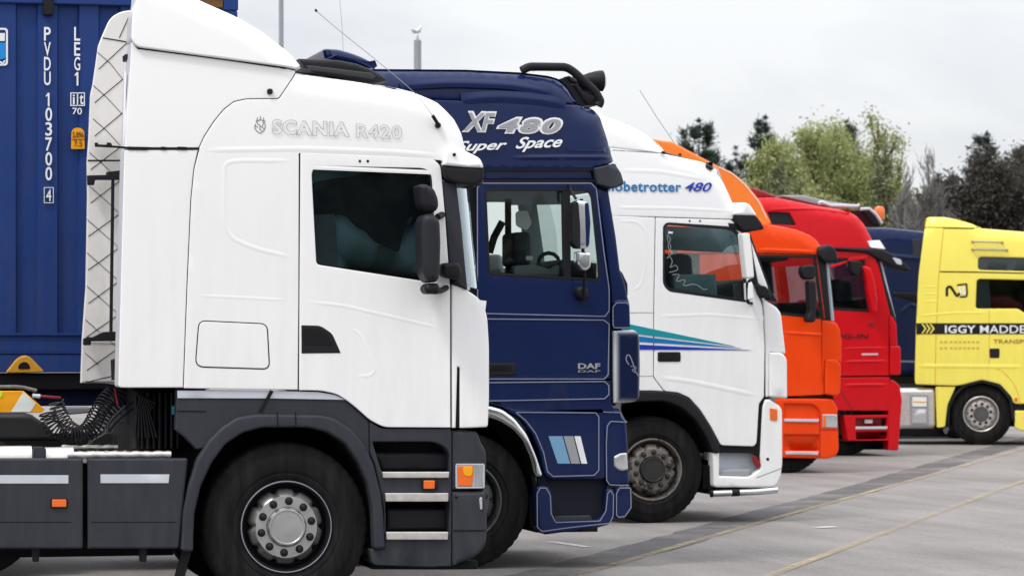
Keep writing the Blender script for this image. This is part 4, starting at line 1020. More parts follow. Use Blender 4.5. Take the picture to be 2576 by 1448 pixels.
T.tube('roof_bar', [(p[0], p[1], 1.9) for p in cT((700, 350), (900, 420), (985, 540))], 0.03, M['dark_plastic'], seg=10)
def spot(T, px, py, dy, rad, tilt=0.0):
    q = T.w((px, py), T.Y + dy); c = Vector((q.x, T.Y + dy, q.y)) - T.org
    prof = [(0.02, -.16), (rad * .45, -.15), (rad * .72, -.11), (rad * .92, -.05), (rad, -.01), (rad, .01), (rad * .9, .015)]
    o = lathe('spot_lamp', prof, M['dark_plastic'], T.root, (0, 0, 0), 28)
    o.location = c; o.rotation_euler = (0, 0, R(-90)); l = lathe('lamp_lens', [(rad * .93, .012), (rad * .6, .03), (0, .035)], M['lens'], o, (0, 0, 0), 28)
    return o
for px, py, dy in ((1512, 204, 0.45), (1502, 207, 0.95), (1491, 210, 1.5), (1480, 213, 2.0)):
    spot(T, px, py, dy, 0.082)
spot(T, 1452, 208, 1.3, 0.05)
T.plate('lamp_bracket', cT((650, 250), (740, 280), (820, 400), (960, 470), (980, 560), (860, 560), (760, 420)), M['dark_plastic'], dy=0.9, t=0.4, r=0.02, dp=False)
T.plate('air_horn', cT((640, 250), (680, 240), (760, 290), (760, 330), (700, 330)), M['dark_plastic'], dy=0.3, t=0.1, r=0.02, dp=False)
# rear roof fairing and the whip behind
T.plate('roof_fairing', cX((785, 690), (810, 668), (1000, 678), (1200, 735), (1350, 795), (1570, 910), (1400, 945), (1100, 885), (820, 835)), M['navy'], dy=0.5, t=1.4, r=0.05, rr=10, dp=False, back=True)
T.plate('fairing_brace', cX((820, 810), (960, 750), (985, 760), (900, 830)), M['navy'], dy=0.46, t=0.05, r=0.01, dp=False)
tube_obj('antenna_whip', smooth_path([Vector((T.w(p, T.Y + .4).x, T.Y + .4, T.w(p, T.Y + .4).y)) - T.org for p in ((863, 128), (861, 80), (856, 20), (851, -40))], 4), 0.003, M['reflect'], root, 5)
# pinstripes
PS = [cJ((22, 1080), (20, 215), (50, 181), (902, 181), (942, 222), (1000, 700), (1042, 1000), (1042, 1170), (1010, 1212), (90, 1190)),
      cJ((90, 1232), (1000, 1241), (1042, 1272)) + cK((852, 262), (828, 290), (60, 290)),
      cK((60, 314), (830, 306), (856, 332), (856, 390), (828, 416), (60, 430)),
      cK((262, 502), (772, 506), (792, 530), (792, 872), (762, 904), (500, 911), (464, 880), (440, 760), (390, 640), (330, 560)) + cK((262, 502)),
      cJ((1080, 1300), (1072, 1270), (1072, 1140), (1100, 1108), (1180, 1106), (1200, 1130)),
      cJ((1080, 1300), (1200, 1300)),
      cK((972, 565), (868, 560), (846, 590), (840, 700), (842, 935), (862, 965), (985, 968)),
      cK((400, 1240), (398, 1020), (418, 985), (455, 985), (482, 1030), (488, 1150), (515, 1200)),
      cK((515, 1205), (800, 1195), (838, 1130), (848, 1020), (866, 1000), (886, 1030), (884, 1160), (862, 1210), (620, 1235), (430, 1262), (402, 1235)),
      cK((905, 1160), (905, 1020), (925, 985), (995, 985), (998, 1110), (960, 1165), (920, 1172), (905, 1158))]
for l in PS: T.ribbon('pinstripe', l, M['pinstripe'], 0.0075, -0.006, rr=2)
T.ribbon('pinstripe', cK((820, 500), (930, 505), (940, 540), (968, 560)), M['pinstripe'], 0.006, -0.006, rr=2)
# wheel arch, front lower body
arch_o = cK((0, 445), (100, 458), (180, 480), (262, 540), (340, 640), (400, 780), (445, 918))
arch_i = cK((385, 918), (372, 820), (322, 700), (245, 612), (160, 560), (80, 535), (0, 530))
T.plate('wheel_arch', arch_o + arch_i, M['chrome'], dy=-0.03, t=0.08, r=0.03, rr=12, seg=5, label='bright chrome wheel arch')
T.ribbon('arch_bead', cK((60, 505), (140, 530), (230, 590), (300, 670), (352, 790), (372, 880)), M['rim_grey'], 0.006, -0.034, rr=12)
T.plate('fender_panel', cK((100, 430), (262, 480), (830, 470), (835, 930), (480, 930), (450, 900), (420, 760), (370, 640), (300, 550), (180, 470)), M['navy'], dy=0.0, t=0.1, r=0.014, rr=10, g=0.1)
T.band('wheel_well', list(reversed(arch_i)) + cK((400, 1000)), M['well'], y0=0.0, y1=0.8)
T.plate('wheel_well_back', P((930, 1010)) + list(reversed(arch_i)) + cK((400, 1250)) + P((930, 1330)), M['well'], dy=0.75, t=0.03, r=0, near=True, dp=False)
T.plate('inner_step_panel', cK((400, 900), (850, 900), (850, 1215), (440, 1230), (400, 1100)), M['navy_dark'], dy=0.07, t=0.02, r=0.01)
T.plate('step_housing', cK((395, 985), (420, 970), (470, 975), (492, 1010), (505, 1200), (790, 1190), (832, 1150), (840, 990), (880, 985), (895, 1010), (893, 1170), (872, 1215), (780, 1240), (440, 1285), (412, 1240)), M['navy'], dy=-0.004, t=0.25, r=0.014, rr=10)
T.plate('step_plate', cK((510, 1165), (740, 1160), (760, 1195), (515, 1205)), M['grey_plastic'], dy=0.02, t=0.2, r=0.01)
T.plate('step_bracket', cK((680, 1240), (785, 1235), (785, 1260), (700, 1262)), M['steel'], dy=0.1, t=0.3, r=0.01)
T.plate('bumper_corner', cK((812, 470), (930, 478), (972, 560), (985, 750), (992, 965), (850, 980), (835, 930)), M['navy'], dy=0.0, t=0.3, r=0.03, rr=10, g=0.08)
T.plate('bumper', cK((895, 985), (1000, 980, 8), (1004, 1115, 14), (962, 1180, 12), (900, 1185)), M['navy'], dy=0.0, t=0.3, r=0.02, rr=6)
T.plate('headlamp', cK((890, 785), (930, 762, 8), (975, 760), (982, 870), (930, 880, 10), (892, 850)), M['lens'], dy=-0.012, t=0.05, r=0.015, rr=4)
def airbrush(x0, x1, z0, z1):
    """White paint sprayed round the rim of a navy panel: the paint scheme of the deflector itself."""
    m, nt, b = new_mat('airbrushed_navy_and_white_paint'); L = nt.links
    tc = N(nt, 'ShaderNodeTexCoord'); sp = N(nt, 'ShaderNodeSeparateXYZ'); L.new(tc.outputs['Object'], sp.inputs[0])
    def edge(o, a, c):
        r = N(nt, 'ShaderNodeMapRange'); r.inputs['From Min'].default_value = a; r.inputs['From Max'].default_value = c
        r.inputs['To Min'].default_value = -1; r.inputs['To Max'].default_value = 1; L.new(o, r.inputs['Value'])
        ab = N(nt, 'ShaderNodeMath', _operation='ABSOLUTE'); L.new(r.outputs[0], ab.inputs[0])
        return ab
    def powr(n, e):
        p = N(nt, 'ShaderNodeMath', _operation='POWER'); L.new(n.outputs[0], p.inputs[0]); p.inputs[1].default_value = e; return p
    a_ = powr(edge(sp.outputs['X'], x0, x1), 3.0); c_ = powr(edge(sp.outputs['Z'], z0, z1), 9.0)
    mxn = N(nt, 'ShaderNodeMath', _operation='MAXIMUM'); L.new(a_.outputs[0], mxn.inputs[0]); L.new(c_.outputs[0], mxn.inputs[1])
    r = N(nt, 'ShaderNodeMapRange', _interpolation_type='SMOOTHSTEP'); r.inputs['From Min'].default_value = 0.12; r.inputs['From Max'].default_value = 0.85
    L.new(mxn.outputs[0], r.inputs['Value'])
    mx = N(nt, 'ShaderNodeMix', _data_type='RGBA'); mx.inputs[6].default_value = (0.003, 0.008, 0.04, 1); mx.inputs[7].default_value = (0.62, 0.64, 0.68, 1)
    L.new(r.outputs[0], mx.inputs[0]); L.new(mx.outputs[2], b.inputs['Base Color']); b.inputs['Roughness'].default_value = 0.3; b.inputs['Specular IOR Level'].default_value = 0.15; b.inputs['Coat Weight'].default_value = 0.2
    return m
qa, qb = T.w((1540, 1016)) , T.w((1616, 826))
M['airbrush'] = airbrush(qa.x - T.org.x, qb.x - T.org.x, qa.y, qb.y)
T.plate('corner_deflector', P((1545, 832, 3), (1598, 829, 12), (1610, 842, 12), (1612, 920), (1610, 1000, 14), (1598, 1010, 10), (1547, 1014, 3)), M['airbrush'], dy=-0.04, t=0.25, r=0.03, g=0.05, label='navy corner deflector with airbrushed white edges')
T.ribbon('scorpion_emblem', cK((975, 200), (955, 170), (960, 140), (975, 135), (985, 150), (1000, 190), (1015, 240), (1035, 270)), M['pinstripe'], 0.008, -0.05)
T.ribbon('scorpion_emblem', cK((985, 210), (1010, 205), (1025, 225), (990, 230), (1012, 250)), M['pinstripe'], 0.006, -0.05)
T.plate('corner_gap', P((1536, 826), (1548, 826), (1548, 1020), (1536, 1020)), M['black'], dy=0.03, t=0.02, r=0)
T.plate('wiper_arm', cJ((1125, 850), (1150, 880), (1188, 960), (1190, 1050), (1165, 1040), (1130, 920)), M['dark_plastic'], dy=0.1, t=0.1, r=0.01)
T.plate('corner_panel', cJ((1075, 1100), (1100, 1080), (1190, 1085, 10), (1206, 1110, 10), (1212, 1310), (1075, 1310)), M['navy'], dy=-0.002, t=0.2, r=0.02, rr=4)
# decals
T.plate('slanted_decal', cK((472, 655), (561, 655), (610, 830), (530, 830)), M['pale_blue'], dy=-0.005, t=0.006, r=0.001)
T.plate('slanted_decal', cK((568, 655), (630, 655), (674, 830), (617, 830)), M['text_grey'], dy=-0.005, t=0.006, r=0.001)
T.plate('slanted_decal', cK((637, 655), (676, 655), (719, 830), (682, 830)), M['text_white'], dy=-0.005, t=0.006, r=0.001)
T.text('maker_lettering', 'DAF', (1453, 913, 1509, 927), M['text_grey'], bold=0.03, parent=door)
T.text('maker_lettering', 'DAF', (1453, 930, 1509, 936), M['outline'], bold=0.02, parent=door)
T.plate('door_handle', cK((60, 188), (255, 188, 14), (265, 200), (262, 268, 8), (60, 272)), M['dark_plastic'], dy=-0.006, t=0.03, r=0.01, rr=4, parent=door)
T.plate('handle_recess', cK((60, 202), (225, 202), (235, 212), (235, 232), (225, 238), (60, 238)), M['black'], dy=-0.009, t=0.02, r=0.002, rr=6, parent=door)
T.text('model_lettering', 'XF', cI((640, 518))[0] + cI((895, 668))[0], M['text_white'], shear=0.3, bold=0.06, dy=-0.006)
T.text('model_lettering', 'XF', cI((652, 530))[0] + cI((882, 655))[0], M['text_grey'], shear=0.3, bold=0.012, dy=-0.012)
T.text('model_lettering', '480', cI((888, 562))[0] + cI((1375, 680))[0], M['text_white'], shear=0.3, bold=0.075, dy=-0.006, spacing=1.12)
T.text('model_lettering', '480', cI((905, 575))[0] + cI((1358, 665))[0], M['text_grey'], shear=0.3, bold=0.03, dy=-0.012, spacing=1.22)
T.text('script_lettering', 'Super', cI((590, 742))[0] + cI((965, 830))[0], M['text_white'], shear=0.5, bold=0.02, slope=0.05, dy=-0.022)
T.text('script_lettering', 'Space', cI((1025, 712))[0] + cI((1365, 815))[0], M['text_white'], shear=0.5, bold=0.02, slope=0.05, dy=-0.022)
# mirrors
T.tube('mirror_arm', [(1433, 466, 0.0), (1436, 480, -0.2), (1448, 500, -0.26)], 0.012, M['dark_plastic'])
T.tube('mirror_arm', [(1462, 500, -0.24), (1464, 600, -0.22), (1470, 690, -0.2), (1468, 745, -0.1), (1464, 742, 0.0)], 0.013, M['dark_plastic'])
mirror_body(T, 'main_mirror', cJ((768, 330, 14), (800, 310, 10), (890, 318, 20), (905, 480), (895, 670, 20), (860, 690), (790, 685, 10), (765, 640)), M['chrome'], -0.28, 0.10, 0.025, 8)
mirror_body(T, 'mirror_shell', cJ((856, 330, 8), (886, 332, 10), (900, 480), (890, 660, 10), (866, 678, 6)), M['navy'], -0.288, 0.05, 0.01, 6)  # navy plate put over the chrome to imitate its dark reflection
mirror_body(T, 'mirror_back', cJ((762, 325, 10), (808, 322), (822, 500), (825, 685), (790, 685, 10), (758, 640)), M['dark_plastic'], -0.285, 0.12, 0.012, 6)
mirror_body(T, 'wide_angle_mirror', cJ((795, 705, 10), (840, 715), (905, 712, 14), (905, 830, 20), (870, 860, 14), (830, 855), (792, 800)), M['chrome'], -0.26, 0.10, 0.02, 8)
mirror_body(T, 'mirror_foot', cJ((790, 990, 20), (850, 975, 20), (890, 1000, 20), (895, 1060, 20), (850, 1095, 20), (795, 1060, 20)), M['dark_plastic'], -0.10, 0.10, 0.03, 8)
# interior
T.plate('seat_back', cJ((60, 735), (200, 730, 20), (235, 760), (235, 890), (60, 890)), M['text_white'], dy=1.6, t=0.3, r=0.05, rr=10, dp=False)
T.plate('seat_back', cJ((300, 560), (440, 555), (450, 640), (440, 830), (300, 820)), M['seat'], dy=0.9, t=0.4, r=0.05, rr=12, dp=False)
T.plate('interior_pillar', cJ((245, 230), (285, 230), (290, 900), (250, 900)), M['interior'], dy=1.2, t=0.06, r=0.01, dp=False)
T.tube('seat_belt', [(p[0], p[1], 1.0) for p in cJ((215, 480), (150, 600), (115, 720))], 0.03, M['interior'])
T.plate('sun_blind', cJ((80, 232), (690, 232), (690, 345), (285, 350), (285, 300), (80, 296)), M['interior_pale'], dy=0.3, t=0.03, r=0.01, dp=False)
T.plate('hanging_card', cJ((318, 400), (410, 390), (445, 490), (405, 550), (320, 510)), M['text_white'], dy=0.6, t=0.01, r=0.002, rr=8, dp=False)
T.plate('dashboard', cJ((470, 880), (560, 830), (640, 800), (700, 770), (960, 800), (960, 940), (470, 930)), M['interior'], dy=0.3, t=1.9, r=0.05, dp=False, back=True)
T.plate('small_mirror', cJ((395, 745), (450, 745), (455, 775), (400, 780)), M['text_white'], dy=0.9, t=0.02, r=0.002, rr=4, dp=False)
T.plate('door_bin', cJ((300, 820), (460, 810), (600, 850), (660, 800), (660, 905), (300, 895)), M['interior_pale'], dy=0.2, t=0.1, r=0.02, rr=10, dp=False)
st = [Vector((T.w(p, T.Y + .75).x, T.Y + .75, T.w(p, T.Y + .75).y)) - T.org for p in [(1380 + 26 * math.cos(a * .5236), 660 + 24 * math.sin(a * .5236)) for a in range(13)]]
tube_obj('steering_wheel', st, 0.016, M['interior'], root, 8)
wheel(T, (1166, 1261), 0.523, 'dark', dy=0.08)
hidden_running_gear(T, T.x, 0.523, 3.7)

# ================================================================== blue container on its trailer, behind the first truck
cy = DF.Y + 0.0
CT = Vehicle('shipping_container', 'blue corrugated shipping container with white vertical lettering, at the left edge', 'container', (598, 1441), width=2.44)
CT.Y = G(598, 1441).y
T = CT; root = T.root
zt, zb = T.w((598, -12)).y, T.w((598, 935)).y
x1 = T.w((598, 500)).x; x0 = x1 - 12.19
bm = bmesh.new()                      # trapezoid corrugation, rib lines placed like the photo's (one rib pitch = 103 px)
zc0, zc1 = T.w((598, 838)).y, zt - .10
pitch = (T.w((262, 300)).x - T.w((158, 300)).x) * 1.0
ref = T.w((40, 300)).x
xx = ref - pitch * 34
xs = []
while xx < x1 - .12:
    for du, dd in ((0.0, 0.0), (0.04, 0.036), (0.50, 0.036), (0.54, 0.0)):
        xs.append((xx + du * pitch, dd))
    xx += pitch
xs = [q for q in xs if x0 + .1 < q[0] < x1 - .10]
xs = [(x0 + .1, 0)] + xs + [(x1 - .09, 0.0)]
A = [bm.verts.new(Vector((q[0], T.Y + .03 + q[1], zc0)) - T.org) for q in xs]
B = [bm.verts.new(Vector((q[0], T.Y + .03 + q[1], zc1)) - T.org) for q in xs]
for i in range(len(xs) - 1): bm.faces.new((A[i], A[i + 1], B[i + 1], B[i]))
me = bpy.data.meshes.new('corrugated_side'); bm.to_mesh(me); bm.free()
link('corrugated_side', me, M['container'], root, 20)
def cbox(name, a, b, mat=None, bev=.006): return box_obj(name, Vector(a) - T.org, Vector(b) - T.org, mat or M['container'], root, bev)
cbox('bottom_rail', (x0, T.Y, zb), (x1, T.Y + .12, T.w((598, 885)).y))
cbox('bottom_rail', (x0, T.Y + .012, T.w((598, 885)).y), (x1, T.Y + .10, zc0 + .0))
cbox('top_rail', (x0, T.Y, zt - .10), (x1, T.Y + .08, zt))
cbox('corner_post', (x1 - .10, T.Y, zb + .12), (x1 - .002, T.Y + .16, zt - .12))
cbox('corner_post', (x0 + .002, T.Y, zb + .12), (x0 + .10, T.Y + .16, zt - .12))
cbox('front_wall', (x1 - .06, T.Y + .16, zb + .1), (x1 - .03, T.Y + 2.3, zt - .02))
cbox('corner_post', (x1 - .10, T.Y + 2.3, zb), (x1 - .002, T.Y + 2.44, zt))
cbox('roof_panel', (x0, T.Y + .08, zt - .04), (x1 - .06, T.Y + 2.36, zt - .02))
cbox('far_side', (x0, T.Y + 2.38, zb), (x1, T.Y + 2.42, zt))
for z in (zb - .001, zt - .118): 
    T.plate('corner_casting', [(0, 0)] * 0 or P((578, 0), (600, 0), (600, 10), (578, 10)), M['container'], t=0.01) if 0 else cbox('corner_casting', (x1 - .17, T.Y - .004, z), (x1 + .003, T.Y + .16, z + .118), M['container'])
cbox('door_gear', (T.w((425, 0)).x, T.Y - .01, T.w((0, 9)).y), (T.w((562, 0)).x, T.Y + .04, T.w((0, -14)).y), M['rust'])
cbox('lashing_fitting', (T.w((108, 0)).x, T.Y - .02, T.w((0, 36)).y), (T.w((135, 0)).x, T.Y + .04, T.w((0, -14)).y), M['dark_plastic'])
cbox('rail_lip', (x0, T.Y - .006, T.w((598, 886)).y - .012), (x1, T.Y + .02, T.w((598, 886)).y + .006))
cbox('rail_lip', (x0, T.Y - .004, zc0 - .02), (x1, T.Y + .035, zc0 + .004))
def vertical(txt, cx, y0, step, h, w, name='vertical_lettering', dyc=0.018):
    for i, ch in enumerate(txt):
        if ch == ' ': continue
        T.text(name, ch, (cx - w / 2, y0 + i * step, cx + w / 2, y0 + i * step + h), M['text_white'], bold=0.012, Yp=T.Y + dyc, dy=0.0)
for i, (ch, y) in enumerate(zip('PVDU103700', (69, 107, 144, 181, 234, 271, 308, 346, 383, 420))):
    cx = 119 if i < 4 else 122.5
    T.text('vertical_lettering', ch, (cx - (8.5 if ch not in '1' else 6.5), y, cx + (8.5 if ch not in '1' else 4.5), y + 34), M['text_white'], bold=0.0 if ch == '1' else 0.015, Yp=T.Y + .018, dy=0)
T.text('check_digit', '4', (116, 476, 129, 506), M['text_white'], bold=0.01, Yp=T.Y + .018, dy=0)
for ch, y in zip('LEG1', (69, 107, 144, 182)):
    w = 5.5 if ch == '1' else 7.5
    T.text('vertical_lettering', ch, (194 - w, y, 194 + w, y + 34), M['text_white'], bold=0.0 if ch == '1' else 0.012, Yp=T.Y + .018, dy=0)
def frame_box(x0_, y0_, x1_, y1_, w=2.0):
    T.plate('code_frame', P((x0_, y0_), (x1_, y0_), (x1_, y1_), (x0_, y1_)), M['text_white'], dy=0.012, t=0.006, r=0, holes=[(P((x0_ + w, y0_ + w), (x1_ - w, y0_ + w), (x1_ - w, y1_ - w), (x0_ + w, y1_ - w)), 0)])
frame_box(110.5, 471, 135, 511, 1.6); frame_box(177, 233, 213.5, 267, 2.4)
T.plate('code_frame', P((193.5, 234), (196.5, 234), (196.5, 266), (193.5, 266)), M['text_white'], dy=0.012, t=0.006, r=0)
T.text('code_lettering', 'i', (183, 238, 188, 263), M['text_white'], bold=0.02, Yp=T.Y + .018, dy=0)
T.text('code_lettering', 't', (200, 238, 210, 263), M['text_white'], bold=0.02, Yp=T.Y + .018, dy=0)
T.text('code_lettering', '70', (182, 272, 206, 288), M['text_white'], bold=0.01, Yp=T.Y + .018, dy=0)
T.plate('height_label', P((180, 330, 6), (188, 322, 8), (203, 322, 8), (212, 330, 6), (213, 375, 3), (179, 375, 3)), M['hivis'], dy=0.006, t=0.02, r=0.001, label='yellow height label')
T.text('label_print', '2,896', (182, 332, 210, 348), M['rust'], bold=0.0, Yp=T.Y + .004, dy=-0.001)
T.text('label_print', '7.5', (186, 354, 206, 368), M['rust'], bold=0.0, Yp=T.Y + .004, dy=-0.001)
T.ribbon('label_divider', P((180, 351), (212, 351)), M['rust'], 0.005, 0.004)
T.plate('company_sticker', P((-80, 71, 8), (20, 71, 10), (20, 166, 10), (-80, 166, 8)), M['text_white'], dy=0.020, t=0.01, r=0.001, holes=[(P((-78, 76), (15, 76), (15, 161), (-78, 161)), 6)])
T.plate('company_sticker', P((-78, 108), (14, 108), (14, 150, 10), (-78, 150)), M['sticker_blue'], dy=0.020, t=0.01, r=0.001)
T.plate('company_sticker', P((-78, 84), (12, 84), (12, 104), (-78, 104)), M['text_white'], dy=0.020, t=0.01, r=0.001)
T.ribbon('sticker_mark', P((-4, 158), (2, 155), (6, 161), (13, 152)), M['text_white'], 0.012, 0.018, rr=3)
# yellow lifting shoe
T.plate('yellow_clamp_shoe', cD((38, 160, 4), (105, 75, 14), (150, 52, 16), (190, 62, 16), (275, 150, 4), (270, 162, 3), (60, 166, 3)), M['yellow_mark'], dy=-0.03, t=0.06, r=0.01, rr=2)
T.plate('shoe_hole', cD((113, 140), (118, 112, 10), (150, 92, 16), (182, 104, 12), (194, 140)), M['black'], dy=-0.034, t=0.01, r=0.001, rr=8)

TR = Vehicle('container_trailer', 'dark blue skeletal trailer carrying the blue container behind the nearest truck', 'trailer', (598, 1441), width=2.44)
T = TR; root = T.root
def tbox(name, a, b, mat, bev=.01): return box_obj(name, Vector(a) - T.org, Vector(b) - T.org, mat, root, bev)
zr = T.w((598, 1020)).y
tbox('chassis_beam', (x0 + .3, T.Y + .25, zr), (x1 - .2, T.Y + .55, zb - .13), M['trailer_blue'])
tbox('chassis_beam', (x0 + .3, T.Y + 1.9, zr), (x1 - .2, T.Y + 2.2, zb - .13), M['trailer_blue'])
tbox('cross_bolster', (x1 - .5, T.Y + .05, zb - .13), (x1 - .2, T.Y + 2.4, zb - .005), M['trailer_blue'])
tbox('side_rail', (x0 + .3, T.Y + .06, zb - .13), (x1 - .5, T.Y + .25, zb - .005), M['dark_plastic'])
for k in range(3):
    for yy in (.0, 2.1):
        wheel(T, None, 0.52, 'dark', world=(x0 + 1.5 + 1.3 * k, T.Y + yy, 0.52))
for yy in (.15, 2.1):
    tbox('landing_leg', (x1 - 3.0, T.Y + yy, .05), (x1 - 2.85, T.Y + yy + .14, zr + .05), M['trailer_blue'])
    tbox('landing_foot', (x1 - 3.1, T.Y + yy - .04, .01), (x1 - 2.75, T.Y + yy + .18, .05), M['trailer_blue'])

# ================================================================== 3. white truck with blue stripes
T = Vehicle('semi_truck', 'white tractor unit with teal and blue tapering stripes on its door', 'truck', (1640, 1316), group='tractor units parked in a row')
VO = T; root = T.root
T.silhouette(cL((60, 60), (150, 150), (300, 200), (430, 270), (540, 380), (800, 455), (880, 490), (960, 620), (1010, 740)), 0.12, (2.9, 4.0, 0.08), 20)
VS = (0.002)
T.plate('roof_fairing', P((1350, 230)) + cL((60, 60), (120, 115), (150, 150), (300, 200), (430, 270), (545, 372), (540, 412), (190, 374)) + P((1350, 372)), M['white'], dy=0.0, t=0.3, r=0.02, rr=4, g=0.06)
T.ribbon('fairing_seam', cL((180, 385), (400, 398), (520, 405)), M['outline'], 0.010, 0.0)
T.ribbon('fairing_seam', cL((180, 340), (400, 375), (520, 403)), M['outline'], 0.008, 0.01)
T.tube('seam_latch', [(1664, 383, 0.02), (1672, 385, 0.02)], 0.015, M['dark_plastic'])
T.plate('upper_cab_side', P((1350, 370)) + cL((190, 372), (530, 408), (800, 462), (870, 486), (905, 505), (960, 620), (1010, 742), (1000, 850), (985, 856), (468, 840)) + P((1350, 540)), M['white'], t=0.3, r=0.01, rr=6, g=0.06, gap=0.001)
crease(T, 'pressed_bead', cL((200, 520), (500, 530), (840, 590)), M['white'], 0.05, 0.008)
crease(T, 'pressed_bead', cL((170, 775), (600, 780), (980, 800)), M['white'], 0.04, 0.008)
crease(T, 'pressed_bead', cL((190, 870), (340, 868, 30), (400, 920, 30), (400, 1200, 40), (360, 1320, 40), (290, 1335)), M['white'], 0.035, 0.007)
winV = cL((525, 905, 10), (548, 885, 10), (960, 915), (1025, 945, 14), (1060, 1150), (1090, 1395, 6), (1075, 1408, 6), (560, 1335, 16), (525, 1290, 10))
door_v = cL((468, 842), (985, 857), (1055, 940)) + cL((1110, 1250), (1180, 1400)) + cM((1040, 0), (1055, 250), (1050, 575, 2), (1018, 620), (1003, 870, 8), (985, 893, 6), (772, 886, 6), (710, 770), (640, 660), (570, 582), (500, 550), (412, 541), (343, 450), (345, 0))
door = T.plate('door', door_v, M['white'], t=0.08, r=0.008, rr=4, holes=[(winV, 4)], g=0.07, gap=0.003)
T.plate('window_glass', winV, M['glass_clear'], dy=0.012, t=0.006, r=0, rr=4, parent=door)
T.plate('window_frame', cL((518, 900, 12), (545, 875, 10), (960, 902), (1035, 935, 14), (1070, 1150), (1100, 1400, 6), (1085, 1418, 6), (555, 1345, 16), (517, 1295, 10)), M['dark_plastic'], dy=-0.003, t=0.02, r=0.003, holes=[(cL((532, 908, 10), (552, 893, 10), (960, 925), (1018, 950, 14), (1052, 1150), (1080, 1385, 6), (1068, 1396, 6), (565, 1325, 16), (532, 1284, 10)), 4)], parent=door)
T.plate('rear_cab_side', P((1350, 535)) + cL((466, 842)) + cM((343, 0), (341, 450), (408, 540), (330, 536), (250, 536)) + P((1350, 982)), M['white'], t=0.1, r=0.006, rr=0, g=0.1, gap=0.002)
T.ribbon('panel_seam', cM((190, 38), (342, 38)), M['outline'], 0.006, -0.001)
T.ribbon('panel_seam', cM((190, 443), (340, 443)), M['outline'], 0.006, -0.001)
T.plate('cab_core', P((1350, 390)) + cL((200, 400), (530, 425), (800, 480), (890, 520), (950, 640), (990, 850), (1050, 950), (1180, 1400)) + cM((1100, 100), (1120, 570), (1020, 610), (985, 880), (780, 875), (640, 650), (500, 540)) + P((1350, 975)), M['black'], dy=0.045, t=0.02, r=0, g=0.08, holes=[(winV, 4)])
T.plate('corner_panel', cL((1190, 1380)) + cM((1080, -30), (1130, 0, 12), (1160, 40, 14), (1178, 200), (1190, 300), (1085, 290), (1083, 575), (1060, 580), (1058, 250), (1045, 0)), M['white'], t=0.2, r=0.02, rr=4, gap=0.002, g=0.06)
T.plate('corner_deflector', cM((1085, 292), (1165, 292, 14), (1197, 330, 12), (1199, 586, 5), (1086, 576)), M['white'], dy=-0.03, t=0.2, r=0.02, rr=4)
crease(T, 'pressed_bead', cM((360, 448), (600, 480), (1030, 572)), M['white'], 0.05, 0.010, parent=door)
crease(T, 'pressed_bead', cM((350, 62), (700, 50), (1045, 80)), M['white'], 0.04, 0.007, parent=door)
T.band('roof_skin', P((1350, 238)) + cL((150, 160), (300, 205), (430, 275), (540, 385), (800, 462), (880, 500), (960, 640), (1010, 745)), M['white'], y0=.15, y1=2.3)
T.band('windscreen', cL((1010, 900), (1110, 1180), (1200, 1400)), M['windscreen'], plan=[(0.1, 0.03), (0.3, 0.10), (1.2, 0.15), (2.2, 0.05), (2.4, 0)])
T.band('front_panel', cM((1120, 30), (1160, 300), (1150, 620), (1145, 1100)), M['white'], plan=[(0.15, 0.0), (0.3, 0.03), (1.2, 0.06), (2.2, 0.03), (2.4, 0)])
T.band('rear_wall', P((1352, 250), (1352, 975)), M['white'], y0=.03, y1=2.4)
T.band('cab_floor', P((1352, 970), (1600, 970), (1900, 1000)), M['steel'], y0=.05, y1=2.4)
far_side(T, P((1350, 260)) + cL((150, 180), (430, 300), (540, 410), (800, 480), (890, 530), (950, 650), (990, 850), (1050, 950), (1180, 1400)) + cM((1100, 100), (1120, 570)) + P((1350, 975)), winV, M['white'], 2.38)
T.plate('pillar_strip', cL((1115, 1000), (1135, 1050), (1225, 1300), (1240, 1350), (1215, 1330), (1165, 1290)), M['white'], dy=0.01, t=0.06, r=0.01)
T.plate('pillar_trim', cL((1040, 945), (1115, 960), (1245, 1320), (1300, 1420), (1195, 1395), (1120, 1290)), M['dark_plastic'], dy=0.022, t=0.05, r=0.01)
vis = T.plate('sun_visor', cL((1000, 742), (1085, 742, 12), (1110, 755), (1160, 830), (1000, 826)), M['white'], dy=-0.06, t=0.2, r=0.02, rr=4)
T.plate('visor_blade', cL((1000, 824), (1155, 832), (1190, 880), (1212, 922, 8), (1140, 935), (1060, 935), (1010, 880)), M['dark_plastic'], dy=-0.05, t=0.12, r=0.02, rr=4, parent=vis)
T.band('visor_blade', cL((1100, 750), (1170, 840), (1208, 920)), M['white'], plan=[(0.1, 0.0), (0.3, 0.05), (1.2, 0.08), (2.2, 0.05), (2.45, 0)], parent=vis)
T.plate('door_top_trim', cL((960, 880), (1060, 890), (1120, 940), (1060, 945), (970, 908)), M['dark_plastic'], dy=-0.01, t=0.04, r=0.006)
T.plate('roof_lamp', cL((838, 465, 8), (870, 462, 8), (882, 485), (872, 522, 6), (820, 497)), M['dark_plastic'], dy=-0.04, t=0.14, r=0.02, rr=4)
mirror_body(T, 'main_mirror', cL((1058, 950), (1108, 948, 6), (1128, 1100), (1140, 1252, 6), (1090, 1258, 6), (1072, 1100)), M['white'], -0.28, 0.16, 0.02, 4)
mirror_body(T, 'wide_angle_mirror', cL((1095, 1284, 6), (1128, 1282, 6), (1138, 1390), (1125, 1405, 4), (1100, 1400)), M['white'], -0.26, 0.14, 0.02, 4)
T.tube('mirror_arm', [(p[0], p[1], d) for p, d in zip(cL((1110, 1268), (1090, 1290), (1095, 1420), (1120, 1425)), (-0.2, -0.24, -0.2, 0.0))], 0.016, M['dark_plastic'])
